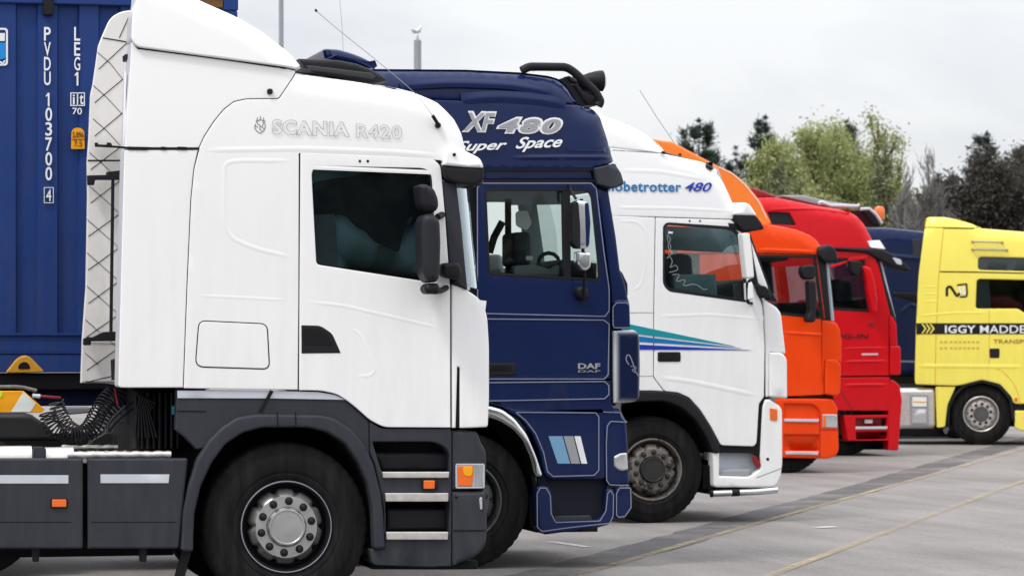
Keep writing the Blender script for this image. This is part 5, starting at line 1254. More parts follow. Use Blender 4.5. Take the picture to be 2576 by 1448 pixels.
mirror_body(T, 'kerb_mirror', cL((1140, 1295, 6), (1225, 1310, 8), (1262, 1388, 8), (1170, 1378, 8)), M['dark_plastic'], -0.05, 0.1, 0.015, 4)
T.tube('antenna_whip', [(p[0], p[1], 0.0) for p in cL((600, 345), (480, 170), (360, -20))], 0.003, M['outline'], seg=5)
# stripes, lettering, handle
T.plate('side_stripe', cM((120, 96), (860, 251), (120, 160)), M['teal'], dy=-0.005, t=0.006, r=0.001)
T.plate('side_stripe', cM((120, 172), (900, 264), (120, 216)), M['cyan'], dy=-0.005, t=0.006, r=0.001)
T.plate('side_stripe', cM((120, 234), (965, 277), (120, 273)), M['blue'], dy=-0.005, t=0.006, r=0.001)
T.text('model_lettering', 'Globetrotter', cL((95, 600))[0] + cL((642, 664))[0], M['cyan'], bold=0.02, spacing=1.05)
T.text('power_lettering', '480', cL((666, 606))[0] + cL((850, 666))[0], M['blue'], bold=0.015, shear=0.35)
T.plate('door_handle', cM((369, 288), (517, 288), (517, 351), (369, 351)), M['dark_plastic'], dy=-0.008, t=0.03, r=0.008, rr=5, parent=door)
T.plate('handle_recess', cM((380, 300), (470, 300), (470, 340), (380, 340)), M['black'], dy=-0.011, t=0.02, r=0.002, rr=4, parent=door)
for x in (700, 770): T.plate('vent_hole', cL((x - 6, 860), (x + 6, 860), (x + 6, 872), (x - 6, 872)), M['black'], dy=-0.003, t=0.006, r=0.001, parent=door)
# wheel arch, bumper and step
av_o = cM((60, 575), (150, 545), (250, 536), (412, 541), (510, 555), (575, 590), (645, 668), (712, 778), (765, 890), (770, 935))
av_i = cM((724, 935), (680, 830), (612, 722), (522, 642), (420, 602), (250, 606), (140, 625), (60, 660))
T.plate('wheel_arch', av_o + av_i, M['dark_plastic'], dy=-0.02, t=0.1, r=0.016, rr=10)
T.plate('sill_seal', cM((740, 880), (1000, 890), (1016, 620), (1045, 578), (1062, 590), (1050, 640), (1020, 1000), (990, 935), (740, 932)), M['black'], dy=0.02, t=0.05, r=0)
T.band('wheel_well', list(reversed(av_i)), M['well'], y0=0.0, y1=0.8)
T.plate('wheel_well_back', list(reversed(av_i)) + cM((724, 1130), (-200, 1130), (-200, 620)), M['well'], dy=0.75, t=0.03, r=0, near=True, dp=False)
T.plate('bumper', cM((1055, 592), (1085, 590), (1166, 642, 14), (1168, 1000), (1158, 1080), (1128, 1152, 16), (990, 1154), (728, 1152, 8), (722, 926, 4), (765, 930), (765, 1080), (960, 1085, 10), (1030, 1030, 10), (1024, 960), (1040, 640)), M['white'], t=0.3, r=0.02, rr=4, g=0.08)
T.plate('step_recess', cM((755, 920), (1030, 920), (1040, 1100), (755, 1100)), M['reflect'], dy=0.10, t=0.02, r=0.01)
T.plate('step_tread', cM((762, 1040), (965, 1035), (960, 1088), (762, 1085)), M['text_grey'], dy=0.03, t=0.1, r=0.02)
T.ribbon('bumper_joint', cM((1000, 1090), (1160, 1030)), M['outline'], 0.006, -0.002)
T.plate('tow_cover', cM((978, 940), (1005, 960), (1028, 1000), (1022, 1030, 6), (1000, 1022), (980, 985)), M['dark_red'], dy=-0.002, t=0.03, r=0.006, rr=6)
T.plate('side_marker_lamp', cM((1086, 646), (1134, 654), (1134, 726), (1088, 722)), M['amber'], dy=-0.010, t=0.03, r=0.004, rr=3)
T.plate('bumper_plug', cM((1063, 963), (1082, 963), (1082, 982), (1063, 982)), M['black'], dy=-0.004, t=0.01, r=0.002, rr=4)
T.tube('side_bar', [(p[0], p[1], 0.02) for p in cM((712, 1192), (1000, 1180), (1132, 1168))], 0.032, M['chrome'], seg=14)
T.tube('bar_clamp', [(p[0], p[1], 0.02) for p in cM((840, 1186), (888, 1184))], 0.037, M['dark_plastic'], seg=14)
T.tube('bar_end_cap', [(p[0], p[1], 0.02) for p in cM((706, 1192), (720, 1192))], 0.036, M['dark_plastic'], seg=14)
# interior
T.plate('dashboard', cL((700, 1230), (870, 1225), (900, 1300), (1090, 1260), (1100, 1450), (700, 1450)), M['interior'], dy=0.3, t=1.9, r=0.05, dp=False, back=True)
T.plate('seat_back', cL((560, 1120), (640, 1080, 12), (720, 1100, 12), (740, 1400), (560, 1400)), M['seat'], dy=0.6, t=0.4, r=0.05, rr=8, dp=False)
T.plate('window_blind', cL((525, 900), (1050, 920), (1050, 1085), (525, 1060)), M['screen'], dy=1.2, t=0.03, r=0.01, dp=False)
T.plate('dash_tray', cL((590, 1230), (880, 1225), (890, 1380), (590, 1330)), M['screen'], dy=0.24, t=0.05, r=0.02, dp=False)
for pts in (cL((560, 930), (545, 1000), (580, 1040), (550, 1090), (590, 1140), (560, 1190), (610, 1160), (625, 1200), (560, 1215)),
            cL((580, 1230), (640, 1225), (600, 1280), (680, 1260), (650, 1310), (740, 1290), (800, 1335), (820, 1325)),
            cL((545, 960), (575, 985), (548, 1045), (585, 1085), (545, 1120))):
    T.ribbon('window_decal', pts, M['text_grey'], 0.005, 0.006, rr=12, parent=door)
T.plate('window_sticker', cL((555, 938), (585, 940), (583, 952), (553, 950)), M['text_white'], dy=0.004, t=0.005, r=0, parent=door)
wheel(T, (1640, 1186), 0.515, 'rust', dy=0.08)
hidden_running_gear(T, T.x, 0.515, 3.7)

# ================================================================== 4. orange truck
T = Vehicle('semi_truck', 'orange tractor unit with low cab and tall curved roof fairing', 'truck', (1985, 1190), group='tractor units parked in a row')
OR = T; root = T.root
T.silhouette(cN((440, 455), (700, 500), (860, 570), (925, 650)), 0.10, (9, 10, 0), 20)
# tall fairing: side cheek with a curved front
fair = P((1400, 300)) + cL((400, 300), (545, 325), (575, 325), (820, 455), (900, 495), (1000, 540), (1090, 620), (1180, 730), (1235, 840), (1258, 886)) + P((1930, 575), (1400, 575))
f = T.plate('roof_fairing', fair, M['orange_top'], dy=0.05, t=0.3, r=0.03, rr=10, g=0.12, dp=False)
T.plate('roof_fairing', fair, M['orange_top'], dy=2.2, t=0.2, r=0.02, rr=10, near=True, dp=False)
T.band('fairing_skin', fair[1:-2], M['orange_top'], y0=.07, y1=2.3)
T.plate('marker_stud', cL((626, 408), (642, 408), (642, 424), (626, 424)), M['black'], dy=0.04, t=0.02, r=0.003, dp=False)
T.ribbon('fairing_edge', cL((905, 500), (1000, 546), (1088, 626), (1176, 736), (1228, 845), (1250, 884)), M['hivis_white'], 0.010, 0.045)
T.plate('roof_panel', P((1500, 575)) + cN((330, 470), (440, 458), (700, 500), (860, 570), (925, 650), (905, 735), (330, 722)) + P((1500, 640)), M['orange'], t=0.3, r=0.02, rr=8, g=0.08)
crease(T, 'pressed_bead', cN((330, 690), (600, 698), (880, 712)), M['orange'], 0.06, 0.012)
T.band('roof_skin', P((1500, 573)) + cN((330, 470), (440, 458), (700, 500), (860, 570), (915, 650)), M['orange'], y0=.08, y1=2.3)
winO = cN((300, 745), (860, 752), (930, 1310), (560, 1268), (300, 1250))
doorO = P((1760, 640)) + cN((300, 728), (880, 740), (965, 1320), (925, 1316)) + cO((512, 110), (520, 735), (150, 752)) + P((1760, 1000))
door = T.plate('door', doorO, M['orange'], t=0.08, r=0.008, rr=2, g=0.12, holes=[(winO, 6)], gap=0.002)
T.plate('window_glass', winO, M['glass_dark'], dy=0.012, t=0.006, r=0, rr=6, parent=door)
T.plate('window_frame', cN((290, 732), (872, 742), (946, 1322), (560, 1282), (290, 1262)), M['dark_plastic'], dy=-0.003, t=0.02, r=0.003, holes=[(cN((310, 760), (845, 768), (912, 1298), (560, 1256), (310, 1238)), 6)], parent=door)
T.plate('pillar_trim', cN((870, 745), (962, 818), (1002, 1330), (945, 1318)), M['dark_plastic'], dy=0.0, t=0.08, r=0.01)
T.band('windscreen', cN((950, 810), (985, 1080), (1008, 1330)), M['windscreen'], plan=[(0.0, 0.0), (0.1, 0.08), (0.3, 0.15), (1.2, 0.25), (2.2, 0.15), (2.45, 0)])
T.plate('windscreen_edge', cN((958, 822), (985, 830), (1034, 1335), (1004, 1332)), M['reflect'], dy=0.05, t=0.03, r=0.005)
T.plate('corner_panel', cO((515, 108), (565, 112), (640, 132, 14), (668, 180, 12), (684, 280), (684, 470), (545, 445), (525, 735), (518, 735)), M['orange'], t=0.2, r=0.02, rr=4, gap=0.002, g=0.08)
T.plate('corner_gap', cO((515, 440), (552, 446), (540, 745), (518, 740)), M['black'], dy=0.03, t=0.02, r=0)
T.plate('corner_deflector', cO((548, 440), (640, 440, 10), (680, 480, 8), (672, 720), (648, 748, 5), (545, 730)), M['orange'], dy=-0.03, t=0.15, r=0.02, rr=3)
crease(T, 'pressed_bead', cO((190, 215), (500, 235), (515, 238)), M['orange'], 0.06, 0.012, parent=door)
T.plate('cab_core', P((1500, 590)) + cN((440, 480), (860, 600), (900, 740), (980, 1330)) + cO((640, 180), (650, 740), (150, 750)) + P((1500, 1000)), M['black'], dy=0.02, t=0.02, r=0, holes=[(winO, 4)])
far_side(T, P((1500, 590)) + cN((440, 480), (860, 600), (900, 740), (980, 1330)) + cO((640, 180), (650, 740), (150, 750)) + P((1500, 1000)), winO, M['orange'], 2.38)
T.band('rear_wall', P((1502, 590), (1502, 995)), M['orange'], y0=.03, y1=2.4)
T.plate('cab_sill', cO((130, 755), (600, 752), (620, 830), (610, 890), (180, 880)), M['black'], dy=0.05, t=0.05, r=0)
stepo = T.plate('bumper', cO((120, 765), (600, 768), (625, 800), (655, 860, 8), (650, 890), (655, 1030), (662, 1190, 10), (640, 1245, 14), (560, 1268), (120, 1258)), M['orange'], dy=0.0, t=0.3, r=0.02, rr=4, g=0.1,
        holes=[(cO((200, 1070), (492, 1070), (492, 1200), (205, 1200)), 3), (cO((202, 810), (440, 815, 10), (492, 850, 8), (492, 935), (203, 932)), 3)])
T.plate('step_recess', cO((190, 800), (500, 800), (500, 1210), (190, 1210)), M['orange'], dy=0.035, t=0.02, r=0)
T.plate('step_edge', cO((205, 935), (492, 938), (490, 962), (207, 958)), M['reflect'], dy=-0.015, t=0.04, r=0.006)
T.plate('step_edge', cO((215, 1206), (488, 1208), (486, 1236), (217, 1232)), M['reflect'], dy=-0.015, t=0.04, r=0.006)
T.ribbon('bumper_groove', cO((498, 860), (500, 1255)), M['dark_red'], 0.012, -0.002)
T.ribbon('bumper_groove', cO((500, 1025), (655, 1028)), M['dark_red'], 0.012, -0.002)
T.plate('headlamp', cO((524, 896), (645, 898, 5), (648, 1010), (524, 1006)), M['lens'], dy=-0.01, t=0.04, r=0.012, rr=3)
T.plate('indicator_lens', cO((528, 905), (552, 906), (552, 1000), (528, 998)), M['amber'], dy=-0.013, t=0.02, r=0.003)
T.band('front_panel', cO((630, 140), (650, 480), (640, 860), (640, 1240)), M['orange'], plan=[(0.15, 0.0), (0.3, 0.03), (1.2, 0.08), (2.2, 0.03), (2.4, 0)])
T.plate('sun_visor', cN((888, 690, 6), (915, 655, 8), (1000, 643, 14), (1055, 680, 12), (1076, 780, 10), (1060, 808, 6), (950, 812, 8), (890, 750)), M['dark_plastic'], dy=-0.08, t=0.3, r=0.04, rr=4, back=True)
mirror_body(T, 'wide_angle_mirror', cN((745, 835, 10), (850, 825, 12), (872, 870), (860, 960, 10), (770, 962, 10), (740, 900)), M['dark_plastic'], -0.25, 0.16, 0.03, 5)
mirror_body(T, 'main_mirror', cN((800, 970, 8), (868, 968, 8), (880, 1100), (868, 1345, 8), (800, 1350, 8), (785, 1310), (815, 1250), (808, 1100)), M['dark_plastic'], -0.27, 0.16, 0.03, 5)
T.plate('seat_back', cN((370, 780), (470, 790, 8), (500, 1090), (400, 1100)), M['seat'], dy=0.5, t=0.4, r=0.05, dp=False)
T.plate('dashboard', cN((560, 1170), (860, 1160), (960, 1340), (560, 1340)), M['interior'], dy=0.3, t=1.9, r=0.05, dp=False, back=True)
T.plate('sun_blind', cN((330, 748), (640, 752), (600, 790), (460, 810), (330, 800)), M['interior_pale'], dy=0.3, t=0.02, r=0, dp=False)
wheel(T, (1985, 1100), 0.52, 'dark', dy=0.16)
T.plate('wheel_well_back', P((1600, 1000), (2060, 1000), (2060, 1150), (1600, 1150)), M['well'], dy=0.6, t=0.03, r=0, dp=False)
hidden_running_gear(T, T.x, 0.52, 3.7, nose=.6)

# ================================================================== 5. red truck
T = Vehicle('semi_truck', 'red tractor unit with black sun visor and an amber beacon on its roof', 'truck', (2185, 1147), group='tractor units parked in a row')
RD = T; root = T.root
T.silhouette(cN((350, 215), (520, 212), (900, 288), (1150, 330), (1250, 368), (1330, 455), (1400, 600)), 0.14, (2.9, 4.0, 0.06), 20)
T.plate('roof_side', P((1650, 500)) + cN((350, 218), (520, 212), (900, 288), (1150, 330), (1250, 368), (1330, 455), (1405, 605), (1420, 690), (1300, 690), (330, 660)) + P((1650, 640)), M['red'], t=0.3, r=0.012, rr=8, g=0.08, holes=[(cN((435, 348), (635, 356), (695, 472), (475, 462)), 4)])
T.plate('roof_window', cN((435, 348), (635, 356), (695, 472), (475, 462)), M['dark_plastic'], dy=0.03, t=0.03, r=0.005)
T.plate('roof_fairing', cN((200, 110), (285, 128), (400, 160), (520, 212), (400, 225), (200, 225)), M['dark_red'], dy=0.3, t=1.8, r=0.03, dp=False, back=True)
crease(T, 'pressed_bead', cN((420, 330), (640, 322), (900, 315), (1200, 350)), M['red'], 0.06, 0.014)
T.ribbon('roof_seam', cN((815, 400), (815, 520)), M['dark_red'], 0.010, -0.002)
T.plate('roof_rail', cN((560, 198), (760, 200), (1000, 255), (1240, 285), (1240, 300), (920, 296), (560, 212)), M['post'], dy=0.5, t=0.4, r=0.02, dp=False, back=True)
T.tube('light_bar', [(p[0], p[1], 0.3) for p in cN((890, 272), (920, 262), (1000, 292), (1240, 300), (1260, 285))], 0.03, M['reflect'], seg=10)
T.plate('beacon_mount', cN((1270, 330), (1350, 318, 10), (1400, 360), (1455, 460), (1445, 480), (1380, 470), (1330, 400)), M['dark_plastic'], dy=0.6, t=0.5, r=0.03, dp=False, back=True)
T.tube('lamp_guard', [(p[0], p[1], 0.5) for p in cN((1270, 325), (1350, 320), (1410, 370), (1465, 450))], 0.025, M['reflect'], seg=10)
q = T.w(cN((1442, 360))[0], T.Y + .9)
bl = lathe('amber_beacon', [(0.08, 0.10), (0.085, 0.0), (0.08, -0.06), (0.055, -0.10), (0, -.11)], M['amber'], root, (0, 0, 0), 24)
bl.location = Vector((q.x, T.Y + .9, q.y)) - T.org; bl.rotation_euler = (R(-90), 0, 0)
winR = cN((900, 770), (1180, 782), (1300, 800), (1340, 1243), (1035, 1225), (900, 1200))
doorR = P((1900, 630)) + cN((900, 700), (1340, 705, 20), (1400, 745, 14), (1440, 850), (1545, 1290)) + cO((1075, 80), (1080, 575), (600, 580)) + P((1900, 1010))
door = T.plate('door', doorR, M['red'], t=0.08, r=0.01, rr=3, g=0.12, holes=[(winR, 6)], gap=0.002)
T.plate('window_glass', winR, M['glass_dark'], dy=0.012, t=0.006, r=0, rr=6, parent=door)
T.plate('window_frame', cN((890, 755), (1185, 768), (1312, 788), (1352, 1255), (1030, 1238), (890, 1215)), M['dark_plastic'], dy=-0.003, t=0.02, r=0.003, holes=[(cN((915, 785), (1180, 796), (1288, 812), (1326, 1230), (1040, 1212), (915, 1190)), 6)], parent=door)
T.plate('pillar_trim', cN((1400, 765), (1438, 785), (1600, 1345), (1570, 1345), (1545, 1290)), M['dark_plastic'], dy=0.01, t=0.08, r=0.01)
T.band('windscreen', cN((1430, 790), (1500, 1050), (1580, 1330)), M['windscreen'], plan=[(0.0, 0.0), (0.1, 0.06), (0.3, 0.12), (1.2, 0.2), (2.2, 0.12), (2.45, 0)])
T.plate('windscreen_edge', cN((1445, 785), (1462, 790), (1592, 1315), (1575, 1325)), M['reflect'], dy=0.05, t=0.03, r=0.003)
T.plate('corner_panel', cO((1078, 75), (1112, 80, 6), (1142, 145), (1150, 325), (1085, 325), (1080, 200)), M['red'], t=0.2, r=0.02, rr=3)
T.plate('corner_deflector', cO((1088, 325), (1165, 325, 10), (1178, 350, 8), (1178, 570, 6), (1088, 570)), M['red'], dy=-0.03, t=0.2, r=0.02, rr=3)
T.plate('lower_cab_side', cO((600, 590), (1085, 585), (1090, 870), (690, 868), (620, 860), (600, 700)), M['red'], t=0.1, r=0.012, rr=3, gap=0.003, g=0.12)
crease(T, 'pressed_bead', cO((690, 655), (900, 650), (1075, 652)), M['red'], 0.06, 0.014)
crease(T, 'pressed_bead', cO((690, 460), (900, 455), (1075, 455)), M['red'], 0.06, 0.012, parent=door)
crease(T, 'pressed_bead', cO((680, 350), (900, 345), (1075, 345)), M['red'], 0.05, 0.008, parent=door)
T.ribbon('panel_seam', cO((660, 680), (775, 865)), M['dark_red'], 0.016, -0.003)
T.plate('front_skirt', cO((1088, 605), (1120, 615), (1170, 655, 8), (1188, 780), (1172, 1000), (1158, 1200, 6), (1075, 1197, 4), (1072, 900)), M['red'], dy=-0.005, t=0.25, r=0.02, rr=4)
T.plate('step_module', cO((700, 905), (1075, 900), (1075, 1115), (735, 1118)), M['red'], dy=0.02, t=0.25, r=0.012, rr=3, holes=[(cO((800, 930), (1060, 925), (1062, 1000), (800, 1000)), 3), (cO((800, 1045), (1062, 1040), (1062, 1105), (805, 1108)), 3)])
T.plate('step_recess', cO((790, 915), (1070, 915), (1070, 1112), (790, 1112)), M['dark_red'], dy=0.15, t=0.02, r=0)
T.plate('step_edge', cO((800, 1000), (1065, 998), (1063, 1020), (802, 1022)), M['reflect'], dy=0.0, t=0.05, r=0.006)
T.plate('notice_plate', cO((875, 940), (940, 940), (940, 972), (875, 972)), M['text_white'], dy=0.10, t=0.01, r=0.002)
T.plate('cab_core', P((1650, 520)) + cN((350, 240), (900, 310), (1240, 390), (1380, 600), (1430, 790), (1545, 1290)) + cO((1080, 80), (1110, 600), (1100, 860), (760, 860), (640, 760)) + P((1650, 1010)), M['black'], dy=0.03, t=0.02, r=0, holes=[(winR, 4), (cN((435, 348), (635, 356), (695, 472), (475, 462)), 4)])
far_side(T, P((1650, 520)) + cN((350, 240), (900, 310), (1240, 390), (1380, 600), (1430, 790), (1545, 1290)) + cO((1080, 80), (1110, 600), (1100, 860), (760, 860), (640, 760)) + P((1650, 1010)), winR, M['red'], 2.38)
T.band('roof_skin', P((1650, 503)) + cN((350, 222), (520, 218), (900, 292), (1150, 334), (1250, 372), (1330, 460), (1400, 605)), M['red'], y0=.15, y1=2.3)
T.band('front_panel', cO((1120, 100), (1130, 600), (1150, 700), (1140, 1190)), M['red'], plan=[(0.15, 0.0), (0.3, 0.03), (1.2, 0.08), (2.2, 0.03), (2.4, 0)])
T.band('rear_wall', P((1652, 510), (1652, 1005)), M['red'], y0=.03, y1=2.4)
T.plate('visor_end', cN((1340, 612), (1450, 604), (1502, 690, 3), (1362, 672)), M['text_white'], dy=-0.03, t=0.12, r=0.01, rr=3)
T.plate('sun_visor', cN((1050, 668), (1350, 676), (1470, 690), (1570, 730), (1690, 825, 8), (1735, 870), (1700, 888, 6), (1600, 858), (1420, 770), (1340, 722), (1050, 692)), M['dark_plastic'], dy=-0.06, t=0.3, r=0.03, rr=6, back=True)
T.plate('visor_bracket', cN((1560, 760), (1640, 780), (1650, 830), (1600, 820)), M['reflect'], dy=-0.075, t=0.03, r=0.006, rr=4)
mirror_body(T, 'wide_angle_mirror', cN((1175, 785), (1290, 795, 10), (1300, 880), (1250, 940, 12), (1190, 900, 10)), M['dark_plastic'], -0.2, 0.14, 0.03, 5)
mirror_body(T, 'main_mirror', cN((1290, 830, 10), (1370, 850, 12), (1400, 940), (1430, 1130), (1425, 1260, 10), (1385, 1265, 8), (1350, 1100), (1330, 960)), M['red'], -0.25, 0.16, 0.04, 6)
T.plate('door_top_bar', cN((985, 838), (1160, 790), (1180, 760), (1330, 745), (1335, 775), (1180, 800), (1010, 858)), M['red'], dy=-0.05, t=0.05, r=0.012)
T.text('company_lettering', 'LOG-IN', cO((560, 226))[0] + cO((905, 266))[0], M['dark_plastic'], bold=0.01, shear=0.1, parent=door)
T.text('model_lettering', 'TGA XXL', cO((850, 386))[0] + cO((985, 406))[0], M['reflect'], bold=0.0, parent=door) if 0 else T.plate('model_badge', cO((850, 390), (985, 388), (985, 402), (850, 404)), M['reflect'], dy=-0.004, t=0.006, r=0.001, parent=door)
T.plate('door_handle', cO((900, 130), (950, 125), (965, 150), (935, 172), (905, 155)), M['dark_red'], dy=-0.008, t=0.02, r=0.005, parent=door)
T.plate('seat_back', cN((1020, 970), (1090, 950, 10), (1200, 980, 10), (1210, 1180), (1050, 1160)), M['seat'], dy=0.4, t=0.4, r=0.05, rr=8, dp=False)
T.plate('dashboard', cN((1200, 1150), (1340, 1120), (1400, 1245), (1200, 1245)), M['interior'], dy=0.3, t=1.9, r=0.05, dp=False, back=True)
wheel(T, (2130, 1060), 0.52, 'dark', dy=0.35)
T.plate('wheel_well_back', P((1900, 1030), (2225, 1030), (2225, 1130), (1900, 1130)), M['well'], dy=0.5, t=0.03, r=0, dp=False)
hidden_running_gear(T, T.w((2130, 1060)).x, 0.52, 3.7, nose=.65)

# ================================================================== 6. yellow truck
HEAD[0] = R(-20)
T = Vehicle('semi_truck', 'yellow tractor unit with a black lettered band, at the right edge', 'truck', (2467, 1119), group='tractor units parked in a row')
YL = T; root = T.root
T.silhouette(cQ((335, 150), (338, 100), (360, 90), (450, 93), (560, 120), (640, 152), (869, 172), (1300, 200)), 0.12, (3.0, 4.0, 0.06), 8)
T.plate('roof_deflector', cQ((330, 152), (334, 105, 8), (350, 90, 8), (440, 92), (520, 106), (590, 130), (640, 152), (430, 152)), M['yellow'], dy=0.0, t=0.3, r=0.02, rr=4, g=0.1)
T.ribbon('deflector_seam', cQ((430, 153), (600, 155)), M['dark_plastic'], 0.016, -0.002)
winY2 = cQ((620, 308, 10), (1060, 318), (1060, 392), (618, 380, 10))
winY = cQ((612, 428, 10), (1050, 438), (1060, 640), (880, 618, 6), (835, 590), (606, 590, 8))
bodyY = cQ((330, 152), (430, 154), (640, 154), (869, 172), (1080, 190), (1150, 300), (1180, 440), (1210, 640), (1215, 1110), (815, 1105), (800, 1080), (740, 1000), (640, 975), (545, 1000), (500, 1008), (278, 1000), (285, 700), (300, 400))
T.plate('cab_side', bodyY, M['yellow'], t=0.3, r=0.015, rr=6, g=0.09, holes=[(winY2, 6), (winY, 6)])
T.plate('window_glass', winY2, M['glass_dark'], dy=0.02, t=0.006, r=0, rr=6)
T.plate('window_glass', winY, M['glass_dark'], dy=0.02, t=0.006, r=0, rr=6)
T.plate('blind', winY2, M['reflect'], dy=0.08, t=0.02, r=0, dp=False)
T.plate('interior_panel', cQ((600, 420), (1060, 430), (1060, 640), (600, 600)), M['interior'], dy=1.0, t=0.03, r=0, dp=False)
T.plate('seat_back', cQ((640, 520), (780, 515, 10), (860, 560), (860, 620), (640, 600)), M['dark_red'], dy=0.4, t=0.3, r=0.05, rr=8, dp=False)
T.plate('curtain', cQ((610, 428), (680, 428), (690, 600), (606, 600)), M['interior_pale'], dy=0.15, t=0.03, r=0.01, dp=False)
T.plate('window_sticker', cQ((618, 432), (650, 432), (652, 460), (620, 462)), M['hivis_lime'], dy=0.015, t=0.004, r=0, rr=4) if 0 else None
T.ribbon('roof_seam', cQ((412, 389), (640, 392), (1000, 400)), M['dark_plastic'], 0.022, -0.002)
T.ribbon('panel_seam', cQ((432, 155), (405, 420), (392, 700), (385, 1003)), M['yellow_mark'], 0.012, -0.001, rr=20)
T.ribbon('door_seam', cQ((680, 600), (680, 905)), M['yellow_mark'], 0.010, -0.001)
T.ribbon('door_seam', cQ((680, 905), (740, 920), (800, 975), (835, 1040), (850, 1110)), M['yellow_mark'], 0.010, -0.001, rr=20)
for y in (470, 510, 550): crease(T, 'pressed_bead', cQ((300, y), (420, y)), M['yellow'], 0.05, 0.010)
crease(T, 'pressed_bead', cQ((290, 628), (500, 612), (680, 612)), M['yellow'], 0.06, 0.012)
crease(T, 'pressed_bead', cQ((285, 900), (500, 902), (869, 905)), M['yellow'], 0.10, 0.018)
T.plate('lettered_band', cQ((286, 668), (1200, 668), (1200, 728), (286, 728)), M['dark_plastic'], dy=-0.004, t=0.006, r=0.001)
for x in (318, 340, 362):
    T.plate('chevron', cQ((x - 6, 672), (x + 2, 672), (x + 22, 697), (x + 2, 724), (x - 6, 724), (x + 12, 697)), M['yellow'], dy=-0.008, t=0.006, r=0.001)
T.plate('chevron_backing', cQ((284, 668), (300, 668), (318, 697), (300, 728), (284, 728)), M['dark_plastic'], dy=-0.009, t=0.006, r=0.001)
T.text('company_lettering', 'IGGY', cQ((440, 680))[0] + cQ((606, 722))[0], M['text_white'], bold=0.02, dy=-0.008, spacing=1.05)
T.text('company_lettering', 'MADDEN', cQ((630, 680))[0] + cQ((930, 722))[0], M['text_white'], bold=0.006, dy=-0.008, spacing=1.02)
T.text('company_lettering', 'TRANSPORT', cQ((702, 756))[0] + cQ((960, 778))[0], M['dark_red_text'], bold=0.0, dy=-0.004)
T.text('phone_lettering', 'TEL: 021  431478', cQ((412, 762))[0] + cQ((620, 780))[0], M['yellow_mark'], bold=0.0, dy=-0.004) if 0 else None
for y in (762, 795):
    for i in range(9):
        x = 412 + i * 24 + (6 if i > 1 else 0)
        T.plate('faded_lettering', cQ((x, y + 3), (x + 15, y + 3), (x + 15, y + 14), (x, y + 14)), M['faded'], dy=-0.003, t=0.004, r=0.0)
T.plate('fuel_cap', cQ((681, 805), (737, 805), (735, 857), (683, 857)), M['dark_plastic'], dy=-0.01, t=0.03, r=0.008, rr=4)
T.ribbon('logo_mark', cQ((450, 522), (450, 475), (470, 468), (490, 500), (505, 524), (520, 505)), M['dark_plastic'], 0.045, -0.004, rr=6)
T.ribbon('logo_mark', cQ((505, 462), (557, 456), (560, 505), (556, 524), (520, 526)), M['dark_plastic'], 0.03, -0.004, rr=2)
T.ribbon('logo_mark', cQ((515, 470), (525, 500), (530, 512)), M['text_white'], 0.03, -0.006, rr=2)
T.ribbon('logo_mark', cQ((545, 468), (540, 490), (548, 515)), M['text_white'], 0.03, -0.006, rr=2)
for a, b, y in ((590, 750, 226), (590, 775, 268)):
    T.tube('grab_rail', [(p[0], p[1], d) for p, d in zip(cQ((a, y), (a + 2, y), (b - 2, y + 4), (b, y + 4)), (0.05, -0.06, -0.06, 0.05))], 0.014, M['post'])
    for x, yy in ((a, y), (b, y + 4)):
        T.plate('rail_foot', cQ((x - 8, yy - 8), (x + 8, yy - 8), (x + 8, yy + 8), (x - 8, yy + 8)), M['yellow_mark'], dy=-0.01, t=0.05, r=0.004, rr=3)
T.plate('lower_rear_panel', cQ((388, 1012), (498, 1012), (455, 1110), (440, 1230, 4), (396, 1236, 4)), M['yellow'], dy=0.02, t=0.1, r=0.012, rr=3)
T.plate('bumper', cQ((818, 1142), (1215, 1150), (1215, 1300), (850, 1250), (818, 1238)), M['yellow'], dy=0.0, t=0.3, r=0.02, rr=4)
T.plate('front_lower_recess', cQ((812, 1100), (1200, 1105), (1200, 1150), (812, 1145)), M['dark_plastic'], dy=0.05, t=0.1, r=0.01)
T.plate('side_marker_lamp', cQ((816, 1072), (834, 1072), (834, 1092), (816, 1092)), M['amber'], dy=-0.01, t=0.02, r=0.004, rr=3)
T.plate('wheel_arch', cQ((452, 1220), (455, 1120), (490, 1050), (545, 998), (640, 974), (740, 998), (805, 1070), (820, 1200), (805, 1200), (790, 1085), (730, 1015), (640, 990), (550, 1013), (500, 1060), (466, 1130), (464, 1220)), M['dark_plastic'], dy=-0.012, t=0.06, r=0.008, rr=8)
T.band('wheel_well', cQ((460, 1220), (465, 1120), (500, 1050), (550, 1005), (640, 982), (735, 1005), (798, 1075), (812, 1200)), M['well'], y0=0.0, y1=0.8)
T.plate('wheel_well_back', cQ((440, 1220), (440, 980), (830, 980), (830, 1230)), M['well'], dy=0.7, t=0.03, r=0, dp=False)
wheel(T, (2467, 1045), 0.53, 'bright', dy=0.06)
# fuel tank with side box
tk = T.plate('fuel_tank', cQ((110, 1022), (380, 1020, 8), (388, 1040), (388, 1220), (378, 1240, 6), (110, 1242)), M['tread'], dy=0.04, t=0.5, r=0.08, rr=4, dp=False, seg=6, back=True)
T.plate('tank_frame', cQ((248, 1055, 6), (350, 1055, 6), (350, 1225, 6), (250, 1220, 6)), M['post'], dy=0.03, t=0.05, r=0.006, rr=4, parent=tk, dp=False)
T.plate('tank_label', cQ((262, 1068), (340, 1070), (340, 1120), (262, 1120)), M['hivis_white'], dy=0.022, t=0.02, r=0.002, parent=tk, dp=False)
T.ribbon('tank_label_line', cQ((266, 1094), (338, 1096)), M['hivis'], 0.02, 0.018, parent=tk)
T.plate('tank_grille', cQ((262, 1135), (340, 1135), (340, 1212), (262, 1210)), M['lens'], dy=0.022, t=0.02, r=0.004, parent=tk, dp=False)
